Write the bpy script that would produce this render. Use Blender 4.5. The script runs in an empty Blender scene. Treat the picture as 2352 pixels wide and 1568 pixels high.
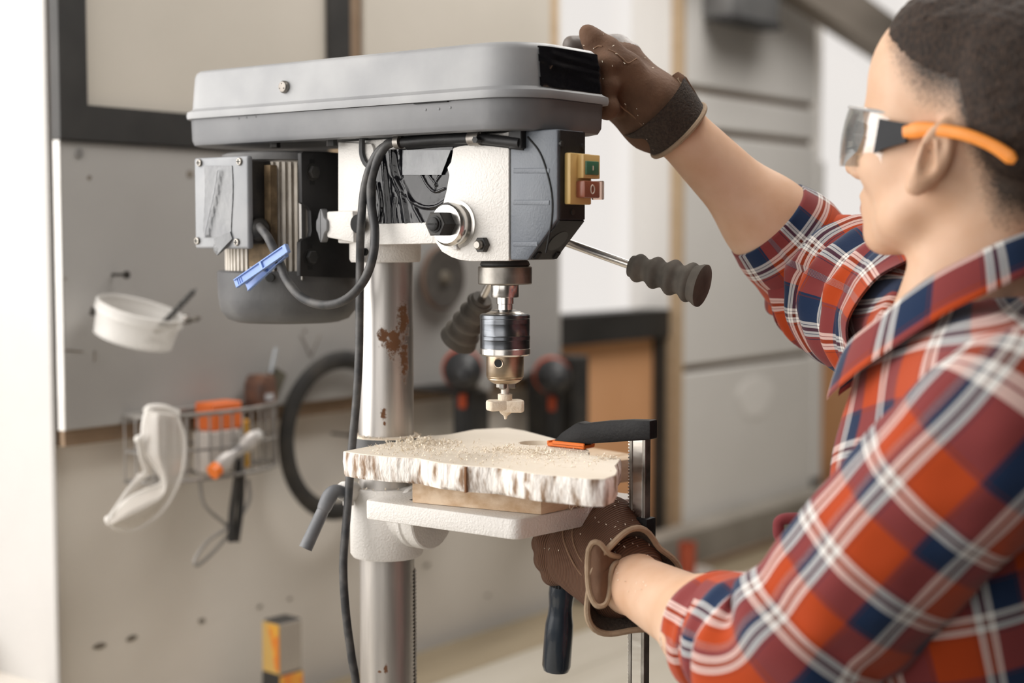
import bpy, bmesh, math, random
import numpy as np
from mathutils import Vector, Matrix
from mathutils.geometry import tessellate_polygon
random.seed(4)
rng = np.random.default_rng(4)
sc = bpy.context.scene
COL = sc.collection

# ------------------------------------------------------------------ camera
FPX = 3500.0
TH = math.radians(37.5)
PITCH = math.atan(234 / FPX)
DV = np.array([math.cos(TH), math.sin(TH), 0.0])
RV = np.array([math.sin(TH), -math.cos(TH), 0.0])
ZV = np.array([0, 0, 1.0])
FW = math.cos(PITCH) * DV - math.sin(PITCH) * ZV
UP = math.sin(PITCH) * DV + math.cos(PITCH) * ZV
CAM = np.array([-1.2466, -1.1322, 1.55])
cd = bpy.data.cameras.new('camera')
cam = bpy.data.objects.new('camera', cd)
COL.objects.link(cam)
cam.location = CAM
cam.rotation_euler = Matrix((RV, UP, -FW)).transposed().to_euler()
cd.sensor_width = 36.0
cd.lens = FPX / 2352 * 36.0
cd.clip_start = 0.02
cd.dof.use_dof = True
cd.dof.focus_distance = 1.57
cd.dof.aperture_fstop = 2.4
sc.camera = cam

# ------------------------------------------------------------------ world, lamps, exposure
wd = bpy.data.worlds.new('overcast_sky')
sc.world = wd
wd.use_nodes = True
bg = wd.node_tree.nodes['Background']
bg.inputs[0].default_value = (0.93, 0.885, 0.845, 1)
bg.inputs[1].default_value = 0.98


def area(name, loc, target, sx, sy, power, col):
    l = bpy.data.lights.new(name, 'AREA')
    l.shape = 'RECTANGLE'
    l.size, l.size_y, l.energy, l.color = sx, sy, power, col
    o = bpy.data.objects.new(name, l)
    COL.objects.link(o)
    o.location = loc
    o.rotation_euler = (Vector(target) - Vector(loc)).to_track_quat('-Z', 'Y').to_euler()
    return o


area('daylight_near_window', (-0.93, 0.70, 1.9), (0.1, -0.45, 1.3), 1.5, 1.6, 33, (1.0, 0.975, 0.945))
area('left_fill_light', (-2.5, -0.75, 1.95), (0.2, -0.30, 1.3), 2.0, 1.7, 14, (1.0, 0.975, 0.945))  # added fill from the left for surfaces that face the camera
area('ceiling_fill_light', (1.2, -0.15, 3.05), (0.9, 0.35, 1.2), 2.6, 0.7, 47, (1.0, 0.965, 0.92))  # added fill that brightens the back wall; there is no lamp fixture
sc.view_settings.view_transform = 'Standard'
sc.view_settings.look = 'None'
sc.view_settings.exposure = 0.0
sc.view_settings.gamma = 1.0
sc.view_settings.use_curve_mapping = False
try:
    sc.cycles.use_denoising = True
    sc.cycles.max_bounces = 8
    sc.cycles.transparent_max_bounces = 12
    sc.cycles.caustics_reflective = False
    sc.cycles.caustics_refractive = False
except Exception:
    pass

# ------------------------------------------------------------------ measuring helpers


def on(ax, c, x, y):
    q = FW + (x - 1176) / FPX * RV - (y - 784) / FPX * UP
    return CAM + (c - CAM[ax]) / q[ax] * q


def dep(D, x, y):
    return CAM + D * (FW + (x - 1176) / FPX * RV - (y - 784) / FPX * UP)


# ------------------------------------------------------------------ materials
MC = {}


def M(name, c1, c2=None, scale=6.0, rough=0.5, metal=0.0, bump=0.0, bscale=40.0, stretch=(1, 1, 1), lo=0.35, hi=0.65,
      detail=5.0, spec=0.5, coat=0.0, trans=0.0, emit=None, sss=0.0, alpha=1.0, rvar=0.0, kind='noise'):
    if name in MC:
        return MC[name]
    m = bpy.data.materials.new(name)
    m.use_nodes = True
    nt = m.node_tree
    N, L = nt.nodes, nt.links
    b = N['Principled BSDF']
    b.inputs['Roughness'].default_value = rough
    b.inputs['Metallic'].default_value = metal
    b.inputs['Specular IOR Level'].default_value = spec
    b.inputs['Coat Weight'].default_value = coat
    b.inputs['Transmission Weight'].default_value = trans
    b.inputs['Alpha'].default_value = alpha
    if sss:
        b.inputs['Subsurface Weight'].default_value = sss
        b.inputs['Subsurface Radius'].default_value = (0.012, 0.005, 0.003)
        b.inputs['Subsurface Scale'].default_value = 1.0
    tc = N.new('ShaderNodeTexCoord')
    mp = N.new('ShaderNodeMapping')
    mp.inputs['Scale'].default_value = stretch
    L.new(tc.outputs['Object'], mp.inputs[0])
    b.inputs['Base Color'].default_value = (*c1, 1)
    if c2 is not None:
        t = N.new('ShaderNodeTexNoise')
        t.inputs['Scale'].default_value = scale
        t.inputs['Detail'].default_value = detail
        L.new(mp.outputs[0], t.inputs['Vector'])
        r = N.new('ShaderNodeValToRGB')
        r.color_ramp.elements[0].position = lo
        r.color_ramp.elements[1].position = hi
        r.color_ramp.elements[0].color = (*c1, 1)
        r.color_ramp.elements[1].color = (*c2, 1)
        L.new(t.outputs['Fac'], r.inputs[0])
        L.new(r.outputs[0], b.inputs['Base Color'])
        if rvar:
            mr = N.new('ShaderNodeMapRange')
            mr.inputs['To Min'].default_value = max(0.03, rough - rvar)
            mr.inputs['To Max'].default_value = min(1, rough + rvar)
            mr.inputs['From Min'].default_value = 0.3
            mr.inputs['From Max'].default_value = 0.7
            L.new(t.outputs['Fac'], mr.inputs[0])
            L.new(mr.outputs[0], b.inputs['Roughness'])
    if bump:
        t2 = N.new('ShaderNodeTexNoise')
        t2.inputs['Scale'].default_value = bscale
        t2.inputs['Detail'].default_value = 4
        L.new(mp.outputs[0], t2.inputs['Vector'])
        bp = N.new('ShaderNodeBump')
        bp.inputs['Strength'].default_value = bump
        bp.inputs['Distance'].default_value = 0.002
        L.new(t2.outputs['Fac'], bp.inputs['Height'])
        L.new(bp.outputs[0], b.inputs['Normal'])
    if emit:
        b.inputs['Emission Color'].default_value = (*emit[:3], 1)
        b.inputs['Emission Strength'].default_value = emit[3]
    MC[name] = m
    return m


WHITE_CAST = M('white_cast_paint', (0.70, 0.675, 0.64), (0.75, 0.725, 0.69), 9, 0.5, 0, 0.5, 420)
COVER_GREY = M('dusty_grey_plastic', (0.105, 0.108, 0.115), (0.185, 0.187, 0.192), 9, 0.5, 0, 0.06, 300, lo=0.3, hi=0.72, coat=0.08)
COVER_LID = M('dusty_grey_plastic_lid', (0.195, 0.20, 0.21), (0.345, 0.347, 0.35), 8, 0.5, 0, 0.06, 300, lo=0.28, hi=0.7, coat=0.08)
BLACK_PL = M('black_plastic', (0.011, 0.011, 0.012), (0.022, 0.021, 0.021), 20, 0.5, 0, 0.12, 500, spec=0.3)
BLACK_DUSTY = M('dusty_black_metal', (0.014, 0.014, 0.014), (0.05, 0.042, 0.034), 30, 0.6, 0, 0.2, 260, lo=0.45, hi=0.8)
BLUE_BLACK = M('blue_black_plastic', (0.085, 0.10, 0.125), (0.13, 0.145, 0.165), 14, 0.42, 0, 0.25, 700, stretch=(1, 1, 0.6))
MOTOR_GREY = M('motor_grey_paint', (0.065, 0.065, 0.068), (0.15, 0.147, 0.142), 14, 0.5, 0, 0.12, 300, lo=0.35, hi=0.8)
BOX_GREY = M('junction_box_grey', (0.21, 0.22, 0.235), (0.27, 0.275, 0.285), 18, 0.38, 0, 0.08, 500)
CREAM = M('dusty_cream_metal', (0.58, 0.53, 0.46), (0.78, 0.73, 0.66), 40, 0.65, 0, 0.3, 200, lo=0.4, hi=0.7)
RUBBER = M('dusty_black_rubber', (0.022, 0.021, 0.02), (0.06, 0.052, 0.043), 25, 0.72, 0, 0.12, 400, lo=0.4, hi=0.8)
GRIPR = M('dusty_grip_rubber', (0.055, 0.048, 0.04), (0.13, 0.112, 0.092), 30, 0.8, 0, 0.12, 400, lo=0.35, hi=0.75)
CABLE = M('cable_rubber', (0.03, 0.031, 0.034), (0.11, 0.105, 0.10), 60, 0.5, 0, 0.05, 500, lo=0.4, hi=0.75)
CHROME = M('polished_steel', (0.62, 0.60, 0.57), (0.70, 0.68, 0.65), 30, 0.22, 1.0, rvar=0.06, stretch=(1, 1, 6))
CLIP = M('clip_steel', (0.22, 0.20, 0.18), (0.32, 0.30, 0.27), 60, 0.45, 0.8)
STEEL_DK = M('oiled_steel', (0.20, 0.185, 0.165), (0.36, 0.34, 0.31), 45, 0.42, 1.0, 0.05, 300, rvar=0.1)
CHUCK_BLK = M('blued_steel', (0.13, 0.14, 0.155), (0.18, 0.19, 0.205), 30, 0.26, 1.0, stretch=(1, 1, 8))
BRONZE = M('worn_bronzed_steel', (0.40, 0.30, 0.20), (0.52, 0.43, 0.33), 16, 0.33, 1.0, stretch=(1, 1, 6))
TAPE = M('glossy_black_tape', (0.006, 0.006, 0.008), None, rough=0.13, coat=0.0, spec=0.45, bump=0.45, bscale=48)
TAPE_G = M('glossy_grey_tape', (0.10, 0.105, 0.115), (0.16, 0.165, 0.17), 20, 0.2, 0, 0.5, 120, coat=0.3)
YELLOW = M('aged_yellow_plastic', (0.66, 0.44, 0.15), (0.72, 0.50, 0.20), 20, 0.4, coat=0.1)
GREEN = M('green_button', (0.035, 0.14, 0.085), (0.05, 0.17, 0.10), 20, 0.4)
REDB = M('red_brown_button', (0.24, 0.075, 0.04), (0.28, 0.09, 0.05), 20, 0.3)
CLEARP = M('clear_red_guard', (0.85, 0.62, 0.52), None, rough=0.08, trans=0.85)
PALE_MARK = M('pale_mark_paint', (0.75, 0.65, 0.55))
BLUE_PEG = M('pale_blue_plastic', (0.19, 0.30, 0.62), (0.24, 0.36, 0.68), 30, 0.38)
ORANGE = M('orange_plastic', (0.78, 0.17, 0.02), (0.84, 0.21, 0.03), 20, 0.35, coat=0.2)
JAW_BLK = M('black_powder_coat', (0.008, 0.008, 0.009), (0.013, 0.013, 0.014), 30, 0.5, 0, 0.2, 300, spec=0.22)
HANDLE_BLUE = M('dark_blue_handle', (0.011, 0.018, 0.028), (0.015, 0.024, 0.036), 10, 0.25, coat=0.5)
SAWN = M('sawn_pale_dust', (0.72, 0.61, 0.48), (0.80, 0.71, 0.59), 60, 0.85, 0, 0.5, 300)
GREYLEVER = M('grey_painted_lever', (0.13, 0.135, 0.145), (0.22, 0.22, 0.225), 30, 0.5)
DARKHOLE = M('dark_recess', (0.006, 0.006, 0.006), rough=0.8)

# ------------------------------------------------------------------ object helpers


def link(name, me, mat, parent=None, loc=None):
    o = bpy.data.objects.new(name, me)
    COL.objects.link(o)
    if mat is not None and not me.materials:
        me.materials.append(mat)
    if parent is not None:
        o.parent = parent
    elif loc is not None:
        o.location = loc
    return o


def root_of(p):
    while p.parent is not None:
        p = p.parent
    return p


def obj(name, data, mat, parent=None, smooth=True, label=None, sharp=35):
    """data = (verts in world metres, faces). A child is stored relative to its thing's base."""
    v, f = data
    v = np.asarray(v, float)
    if parent is not None:
        base = np.array(root_of(parent).location)
    else:
        base = np.array([(v[:, 0].min() + v[:, 0].max()) / 2, (v[:, 1].min() + v[:, 1].max()) / 2, v[:, 2].min()])
    me = bpy.data.meshes.new(name)
    me.from_pydata((v - base).tolist(), [], [list(map(int, q)) for q in f])
    me.update()
    if smooth:
        me.polygons.foreach_set('use_smooth', [True] * len(me.polygons))
        if sharp:
            try:
                me.set_sharp_from_angle(angle=math.radians(sharp))
            except Exception:
                pass
    o = link(name, me, mat, parent, base)
    if label:
        o['label'] = label
    return o


def thing(name, label, cat, loc, group=None):
    o = bpy.data.objects.new(name, None)
    COL.objects.link(o)
    o.empty_display_size = 0.05
    o.location = loc
    return tag(o, label, cat, group)


def tag(o, label, cat, group=None, kind=None):
    o['label'] = label
    o['category'] = cat
    if group:
        o['group'] = group
    if kind:
        o['kind'] = kind
    return o


def struct(name, data, mat, parent=None, **k):
    o = obj(name, data, mat, parent, **k)
    if parent is None:
        o['kind'] = 'structure'
    return o


def bm_out(bm):
    bmesh.ops.recalc_face_normals(bm, faces=bm.faces)
    bm.verts.index_update()
    d = (np.array([v.co[:] for v in bm.verts]), [[v.index for v in f.verts] for f in bm.faces])
    bm.free()
    return d


def join(*ds):
    V, F, n = [], [], 0
    for v, f in ds:
        V.append(np.asarray(v, float))
        F += [[i + n for i in q] for q in f]
        n += len(v)
    return np.concatenate(V), F


def box(x0, x1, y0, y1, z0, z1, bev=0.0, seg=2):
    bm = bmesh.new()
    bmesh.ops.create_cube(bm, size=1)
    for v in bm.verts:
        v.co = Vector(((x0 + x1) / 2 + v.co.x * (x1 - x0), (y0 + y1) / 2 + v.co.y * (y1 - y0), (z0 + z1) / 2 + v.co.z * (z1 - z0)))
    if bev:
        bmesh.ops.bevel(bm, geom=bm.edges[:], offset=bev, segments=seg, affect='EDGES', profile=0.5)
    return bm_out(bm)


def xf(d, m):
    v, f = d
    m = np.array(m)
    return np.asarray(v) @ m[:3, :3].T + m[:3, 3], f


def basis(origin, z, x=None):
    z = np.asarray(z, float)
    z = z / np.linalg.norm(z)
    if x is None:
        x = np.array([1, 0, 0]) if abs(z[0]) < 0.8 else np.array([0, 1, 0])
    x = np.asarray(x, float)
    x = x - z * (x @ z)
    x /= np.linalg.norm(x)
    y = np.cross(z, x)
    m = np.eye(4)
    m[:3, 0], m[:3, 1], m[:3, 2], m[:3, 3] = x, y, z, origin
    return m


def lathe(prof, n=32, m=None, caps=True, sx=1.0):
    """prof = [(r, z)] turned about z."""
    V, F = [], []
    for r, z in prof:
        for k in range(n):
            a = 2 * math.pi * k / n
            V.append((r * math.cos(a) * sx, r * math.sin(a), z))
    for i in range(len(prof) - 1):
        for k in range(n):
            a, b = i * n + k, i * n + (k + 1) % n
            F.append([a, b, b + n, a + n])
    if caps:
        F.append(list(range(n))[::-1])
        F.append([(len(prof) - 1) * n + k for k in range(n)])
    d = (np.array(V), F)
    return xf(d, m) if m is not None else d


def cyl(p0, p1, r, n=20, r1=None, bev=0.0):
    p0, p1 = np.asarray(p0, float), np.asarray(p1, float)
    Ln = np.linalg.norm(p1 - p0)
    r1 = r if r1 is None else r1
    if bev:
        pr = [(r - bev, 0), (r, bev), (r1, Ln - bev), (r1 - bev, Ln)]
    else:
        pr = [(r, 0), (r1, Ln)]
    return lathe(pr, n, basis(p0, p1 - p0))


def hexnut(p0, p1, r, rot=0.0):
    d = cyl(p0, p1, r, 6, bev=r * 0.08)
    return d


def spline(pts, n=60):
    """Catmull-Rom through pts."""
    P = np.asarray(pts, float)
    P = np.vstack([2 * P[0] - P[1], P, 2 * P[-1] - P[-2]])
    out = []
    m = len(P) - 3
    per = max(2, n // m)
    for i in range(m):
        p0, p1, p2, p3 = P[i:i + 4]
        for t in np.linspace(0, 1, per, endpoint=False):
            out.append(0.5 * (2 * p1 + (p2 - p0) * t + (2 * p0 - 5 * p1 + 4 * p2 - p3) * t * t + (-p0 + 3 * p1 - 3 * p2 + p3) * t ** 3))
    out.append(P[-2])
    return np.array(out)


def tube(path, r, n=10, closed=False, caps=True, flat=1.0):
    P = np.asarray(path, float)
    m = len(P)
    R = np.full(m, r) if np.isscalar(r) else np.asarray(r)
    if closed:
        T = np.roll(P, -1, 0) - np.roll(P, 1, 0)
    else:
        T = np.gradient(P, axis=0)
    T /= np.linalg.norm(T, axis=1)[:, None] + 1e-12
    ref = np.array([0, 0, 1.0]) if abs(T[0][2]) < 0.9 else np.array([1.0, 0, 0])
    u = ref - T[0] * (ref @ T[0])
    u /= np.linalg.norm(u)
    V = []
    for i in range(m):
        u = u - T[i] * (u @ T[i])
        u /= np.linalg.norm(u) + 1e-12
        w = np.cross(T[i], u)
        for k in range(n):
            a = 2 * math.pi * k / n
            V.append(P[i] + R[i] * (math.cos(a) * u + flat * math.sin(a) * w))
    F = []
    for i in range(m if closed else m - 1):
        j = (i + 1) % m
        for k in range(n):
            F.append([i * n + k, i * n + (k + 1) % n, j * n + (k + 1) % n, j * n + k])
    if caps and not closed:
        F.append(list(range(n))[::-1])
        F.append([(m - 1) * n + k for k in range(n)])
    return np.array(V), F


def prism(poly, a0, a1, axis=0, holes=(), bev=0.0):
    """2-D outline extruded along an axis. axis 0: (y,z), 1: (x,z), 2: (x,y)."""
    def put(p, a):
        if axis == 0:
            return (a, p[0], p[1])
        if axis == 1:
            return (p[0], a, p[1])
        return (p[0], p[1], a)
    if bev and not holes:
        bm = bmesh.new()
        lo = [bm.verts.new(put(p, a0)) for p in poly]
        hi = [bm.verts.new(put(p, a1)) for p in poly]
        n = len(poly)
        bm.faces.new(lo)
        bm.faces.new(hi[::-1])
        for i in range(n):
            bm.faces.new((lo[i], lo[(i + 1) % n], hi[(i + 1) % n], hi[i]))
        bmesh.ops.recalc_face_normals(bm, faces=bm.faces)
        bmesh.ops.bevel(bm, geom=[e for e in bm.edges if e.calc_face_angle(0) > 0.5], offset=bev, segments=2, affect='EDGES', profile=0.5)
        return bm_out(bm)
    loops = [list(poly)] + [list(h) for h in holes]
    tri = tessellate_polygon([[Vector((p[0], p[1], 0)) for p in l] for l in loops])
    flat = [p for l in loops for p in l]
    n = len(flat)
    V = [put(p, a0) for p in flat] + [put(p, a1) for p in flat]
    bm = bmesh.new()
    bv = [bm.verts.new(v) for v in V]
    for t in tri:
        for off in (0, n):
            try:
                bm.faces.new([bv[i + off] for i in t])
            except ValueError:
                pass
    s = 0
    for l in loops:
        k = len(l)
        for i in range(k):
            a, b = s + i, s + (i + 1) % k
            bm.faces.new((bv[a], bv[b], bv[b + n], bv[a + n]))
        s += k
    return bm_out(bm)


def rrect(hx, y0, y1, rf, rb, n=8, cx=0.0):
    """rounded rectangle outline, x in +-hx, y0 (front, radius rf) to y1 (rear, radius rb), counter-clockwise."""
    pts = []
    rl, rr_ = (rf if isinstance(rf, tuple) else (rf, rf))
    for (sx, yy, r, a0) in ((1, y1 - rb, rb, 0), (-1, y1 - rb, rb, 90), (-1, y0 + rl, rl, 180), (1, y0 + rr_, rr_, 270)):
        for k in range(n + 1):
            a = math.radians(a0 + 90 * k / n)
            pts.append((cx + sx * (hx - r) + r * math.cos(a), yy + r * math.sin(a)))
    return pts


def loft(rings, caps=True):
    V, F = [], []
    n = len(rings[0])
    for r in rings:
        V += [tuple(p) for p in r]
    for i in range(len(rings) - 1):
        for k in range(n):
            F.append([i * n + k, i * n + (k + 1) % n, (i + 1) * n + (k + 1) % n, (i + 1) * n + k])
    if caps:
        F.append(list(range(n))[::-1])
        F.append([(len(rings) - 1) * n + k for k in range(n)])
    return np.array(V, float), F


def ring_torus(c, axis, R, r, n=48, k=10, sx=1.0, flat=1.0):
    m = basis(c, axis)
    P = [(m[:3, :3] @ np.array([R * math.cos(a) * sx, R * math.sin(a), 0]) + m[:3, 3]) for a in np.linspace(0, 2 * math.pi, n, endpoint=False)]
    return tube(P, r, k, closed=True, flat=flat)


# ------------------------------------------------------------------ implicit surfaces (for body, hair and gloves)


def smin(a, b, k):
    h = np.clip(0.5 + 0.5 * (b - a) / k, 0, 1)
    return b * (1 - h) + a * h - k * h * (1 - h)


def smax(a, b, k):
    return -smin(-a, -b, k)


def s_cone(p, a, b, ra, rb):
    a, b = np.asarray(a, float), np.asarray(b, float)
    ab = b - a
    t = np.clip(((p - a) @ ab) / (ab @ ab), 0, 1)
    return np.linalg.norm(p - a - t[:, None] * ab, axis=1) - (ra + (rb - ra) * t)


def s_ell(p, c, r, B=None):
    q = p - np.asarray(c, float)
    if B is not None:
        q = q @ B
    r = np.asarray(r, float)
    k0 = np.linalg.norm(q / r, axis=1)
    k1 = np.linalg.norm(q / (r * r), axis=1)
    return k0 * (k0 - 1) / np.maximum(k1, 1e-9)


def s_box(p, c, h, r, B):
    q = np.abs((p - np.asarray(c, float)) @ B) - (np.asarray(h, float) - r)
    return np.linalg.norm(np.maximum(q, 0), axis=1) + np.minimum(q.max(1), 0) - r


def surface(fn, lo, hi, h, B=8):
    lo, hi = np.asarray(lo, float), np.asarray(hi, float)
    nb = np.ceil((hi - lo) / (h * B)).astype(int)
    g = [lo[i] + (np.arange(nb[i]) * B + (B - 1) / 2) * h for i in range(3)]
    C = np.stack(np.meshgrid(*g, indexing='ij'), -1).reshape(-1, 3)
    cv = fn(C)
    vals = np.repeat(cv.astype(np.float32)[:, None], B ** 3, 1)
    idx = np.nonzero(np.abs(cv) < 1.35 * B * h)[0]
    o = (np.stack(np.meshgrid(*[np.arange(B)] * 3, indexing='ij'), -1).reshape(-1, 3) - (B - 1) / 2) * h
    for s in range(0, len(idx), 400):
        ii = idx[s:s + 400]
        P = (C[ii][:, None, :] + o[None]).reshape(-1, 3)
        vals[ii] = fn(P).reshape(len(ii), -1)
    n = nb * B
    vals = vals.reshape(nb[0], nb[1], nb[2], B, B, B).transpose(0, 3, 1, 4, 2, 5).reshape(n)
    s = (vals < 0)
    c8 = np.zeros(n - 1, np.uint8)
    corners = [(i, j, k) for i in (0, 1) for j in (0, 1) for k in (0, 1)]
    sl = lambda i, m: slice(i, m - 1 + i)
    for i, j, k in corners:
        c8 += s[sl(i, n[0]), sl(j, n[1]), sl(k, n[2])]
    A = np.argwhere((c8 > 0) & (c8 < 8))
    acc = np.zeros((len(A), 3))
    cnt = np.zeros(len(A))
    for a in corners:
        for ax in range(3):
            if a[ax] == 0:
                b = list(a)
                b[ax] = 1
                va = vals[A[:, 0] + a[0], A[:, 1] + a[1], A[:, 2] + a[2]]
                vb = vals[A[:, 0] + b[0], A[:, 1] + b[1], A[:, 2] + b[2]]
                m = (va < 0) != (vb < 0)
                t = np.where(m, va / np.where(m, va - vb, 1), 0)
                p = np.tile(np.array(a, float), (len(A), 1))
                p[:, ax] += t
                acc[m] += p[m]
                cnt[m] += 1
    V = lo + (A + acc / np.maximum(cnt, 1)[:, None]) * h
    ID = np.full(n - 1, -1, np.int64)
    ID[A[:, 0], A[:, 1], A[:, 2]] = np.arange(len(A))
    F = []
    for ax in range(3):
        u, w = (ax + 1) % 3, (ax + 2) % 3
        sa = [slice(1, None)] * 3
        sb = [slice(1, None)] * 3
        sa[ax] = slice(0, -1)
        e = s[tuple(sa)] != s[tuple(sb)]
        E = np.argwhere(e)
        E[:, u] += 1
        E[:, w] += 1
        E = E[(E[:, u] < n[u] - 1) & (E[:, w] < n[w] - 1) & (E[:, ax] < n[ax] - 1)]

        def at(du, dw):
            q = E.copy()
            q[:, u] -= du
            q[:, w] -= dw
            return ID[q[:, 0], q[:, 1], q[:, 2]]
        Q = np.stack([at(1, 1), at(0, 1), at(0, 0), at(1, 0)], 1)
        inside = s[E[:, 0], E[:, 1], E[:, 2]]
        Q[~inside] = Q[~inside][:, ::-1]
        F.append(Q[(Q >= 0).all(1)])
    F = np.concatenate(F)
    return V, F


def wob(P, seed, f, n=5):
    """cheap smooth noise: a sum of sines in random directions, about -1..1."""
    r = np.random.default_rng(seed)
    out = np.zeros(len(P))
    for i in range(n):
        d = r.normal(size=3)
        d /= np.linalg.norm(d)
        out += np.sin(P @ d * f * (0.6 + 1.1 * r.random()) + r.random() * 6.28)
    return out / n * 1.4


def attr(o, name, arr):
    a = o.data.attributes.new(name, 'FLOAT_VECTOR' if arr.ndim == 2 else 'FLOAT', 'POINT')
    a.data.foreach_set('vector' if arr.ndim == 2 else 'value', np.ascontiguousarray(arr, np.float32).ravel())
# ================================================================== SETTING
YW = 0.65
BENCH = 0.82
WALLM = M('beige_painted_plaster', (0.68, 0.635, 0.575), (0.76, 0.715, 0.655), 3.2, 0.85, 0, 0.25, 60, lo=0.3, hi=0.7)
PIERM = M('grey_white_blocks', (0.72, 0.70, 0.67), (0.80, 0.78, 0.75), 2.2, 0.85, 0, 0.3, 80, lo=0.3, hi=0.7)
MORTAR = M('brown_joint', (0.20, 0.125, 0.065), (0.27, 0.18, 0.10), 12, 0.9, 0, 0.3, 90)
PILM = M('white_painted_plaster', (0.50, 0.485, 0.465), (0.56, 0.54, 0.52), 3, 0.8, 0, 0.2, 50)
FLOORM = M('concrete_floor', (0.22, 0.205, 0.185), (0.28, 0.265, 0.245), 3, 0.8, 0, 0.2, 40)
CEILM = M('ceiling_plaster', (0.34, 0.32, 0.30), rough=0.9)
DARKWALL = M('shaded_room_wall', (0.14, 0.13, 0.12), (0.18, 0.165, 0.15), 2, 0.9)
FRAMEM = M('dark_frame_paint', (0.022, 0.021, 0.02), (0.035, 0.033, 0.031), 12, 0.55, 0, 0.1, 80)
PANEL_OR = M('ochre_panel', (0.74, 0.38, 0.18), (0.80, 0.43, 0.22), 4, 0.7)
PANEL_BE = M('beige_board_panel', (0.55, 0.51, 0.445), (0.61, 0.565, 0.50), 3, 0.85)
WHITE_FR = M('white_window_frame', (0.82, 0.80, 0.77), rough=0.5)
PLYEDGE = M('raw_plywood_edge', (0.50, 0.36, 0.22), (0.60, 0.45, 0.30), 30, 0.8, stretch=(1, 1, 8))
BROWNEDGE = M('brown_edge', (0.24, 0.16, 0.10), (0.30, 0.21, 0.14), 20, 0.8)
GLASS = bpy.data.materials.new('window_glass')
GLASS.use_nodes = True
_n = GLASS.node_tree
_n.nodes.clear()
_o = _n.nodes.new('ShaderNodeOutputMaterial')
_mx = _n.nodes.new('ShaderNodeMixShader')
_mx.inputs[0].default_value = 0.04
_t = _n.nodes.new('ShaderNodeBsdfTransparent')
_g = _n.nodes.new('ShaderNodeBsdfGlossy')
_g.inputs['Roughness'].default_value = 0.02
_n.links.new(_t.outputs[0], _mx.inputs[1])
_n.links.new(_g.outputs[0], _mx.inputs[2])
_n.links.new(_mx.outputs[0], _o.inputs[0])

XL, XR, YF, ZC = -2.6, 5.2, -3.6, 3.15
ZS = 1.395   # window sill level
XB = 1.235   # left jamb of the first window
struct('floor', box(XL, XR, YF, YW + 0.25, -0.1, 0.0), FLOORM, smooth=False)
struct('ceiling', box(XL, XR, YF, YW + 0.25, ZC, ZC + 0.1), CEILM, smooth=False)
# back wall: solid plaster left of the windows, strips above them, piers between
xp = on(1, YW - 0.02, 122, 800)[0]
wb = join(box(xp, XB, YW, YW + 0.12, 0, ZC), box(XL, -1.75, YW, YW + 0.16, 0, ZC), box(-1.75, xp, YW, YW + 0.16, 0, 0.93), box(-1.75, xp, YW, YW + 0.16, 2.75, ZC),
          box(XB, XR, YW, YW + 0.12, 2.75, ZC),
          box(1.69, 2.335, YW + 0.012, YW + 0.12, 0, 2.75),
          box(3.25, 3.9, YW, YW + 0.12, 0, 2.75),
          box(4.8, XR, YW, YW + 0.12, 0, 2.75),
          box(XB, 1.69, YW + 0.06, YW + 0.12, 0, 0.86),
          box(2.335, 3.25, YW + 0.06, YW + 0.12, 0, 0.86),
          box(3.9, 4.8, YW, YW + 0.12, 0, ZS))
wall_back = struct('wall_back', wb, WALLM, smooth=False)
# the pier: separate large blocks with brown joints behind
pier_mortar = struct('mortar_bed', box(1.69, 2.335, YW + 0.004, YW + 0.014, 0.7, 2.75), MORTAR, wall_back, smooth=False)
zj = [0.70, 1.258, 1.795, 1.887, 2.42, 2.75]
for i in range(5):
    g = 0.0085
    b = struct('block', box(1.69, 2.335, YW - 0.012, YW + 0.012, zj[i] + (g if i else 0), zj[i + 1] - g, 0.003, 1), PIERM, wall_back)
plastermark = struct('plaster_patch', prism([(2.03 + 0.085 * math.cos(a) * (1 + .15 * math.sin(3 * a)), 1.17 + 0.05 * math.sin(a)) for a in np.linspace(0, 6.283, 22)[:-1]], YW - 0.0135, YW - 0.011, 1), M('fresh_plaster', (.88, .86, .83), rough=.9), wall_back)
# stains on the lower wall (dents), small dark chips of plaster
for (x, y, r) in ((228, 1483, .0075), (302, 1465, .007), (463, 1425, .006), (596, 1393, .0045), (665, 1375, .004), (980, 1298, .006), (1120, 1367, .004)):
    p = on(1, YW, x, y)
    pts = [(p[0] + r * 1.3 * math.cos(a) * (1 + .25 * math.sin(2 * a + x)), p[2] + r * .6 * math.sin(a)) for a in np.linspace(0, 6.283, 14)[:-1]]
    struct('chipped_spot', prism(pts, YW - 0.0012, YW + 0.002, 1), M('chip_dark', (0.13, 0.11, 0.09), (0.26, 0.23, 0.19), 60, 0.9), wall_back)
# left wall with a large window opening, wall behind the camera, right wall
wl = join(box(XL - 0.2, XL, YF, -1.9, 0, ZC), box(XL - 0.2, XL, 0.4, YW + 0.12, 0, ZC),
          box(XL - 0.2, XL, -1.9, 0.4, 0, 1.05), box(XL - 0.2, XL, -1.9, 0.4, 2.85, ZC))
struct('wall_left', wl, PILM, smooth=False)
struct('wall_front', box(XL, XR, YF - 0.1, YF, 0, ZC), DARKWALL, smooth=False)
struct('wall_right', box(XR, XR + 0.1, YF, YW + 0.25, 0, ZC), DARKWALL, smooth=False)
w3 = struct('window_3', join(box(XL - 0.12, XL - 0.06, -1.9, 0.4, 1.05, 1.11), box(XL - 0.12, XL - 0.06, -1.9, 0.4, 2.79, 2.85),
                             box(XL - 0.12, XL - 0.06, -1.9, -1.84, 1.05, 2.85), box(XL - 0.12, XL - 0.06, 0.34, 0.4, 1.05, 2.85)), WHITE_FR, smooth=False)
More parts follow.
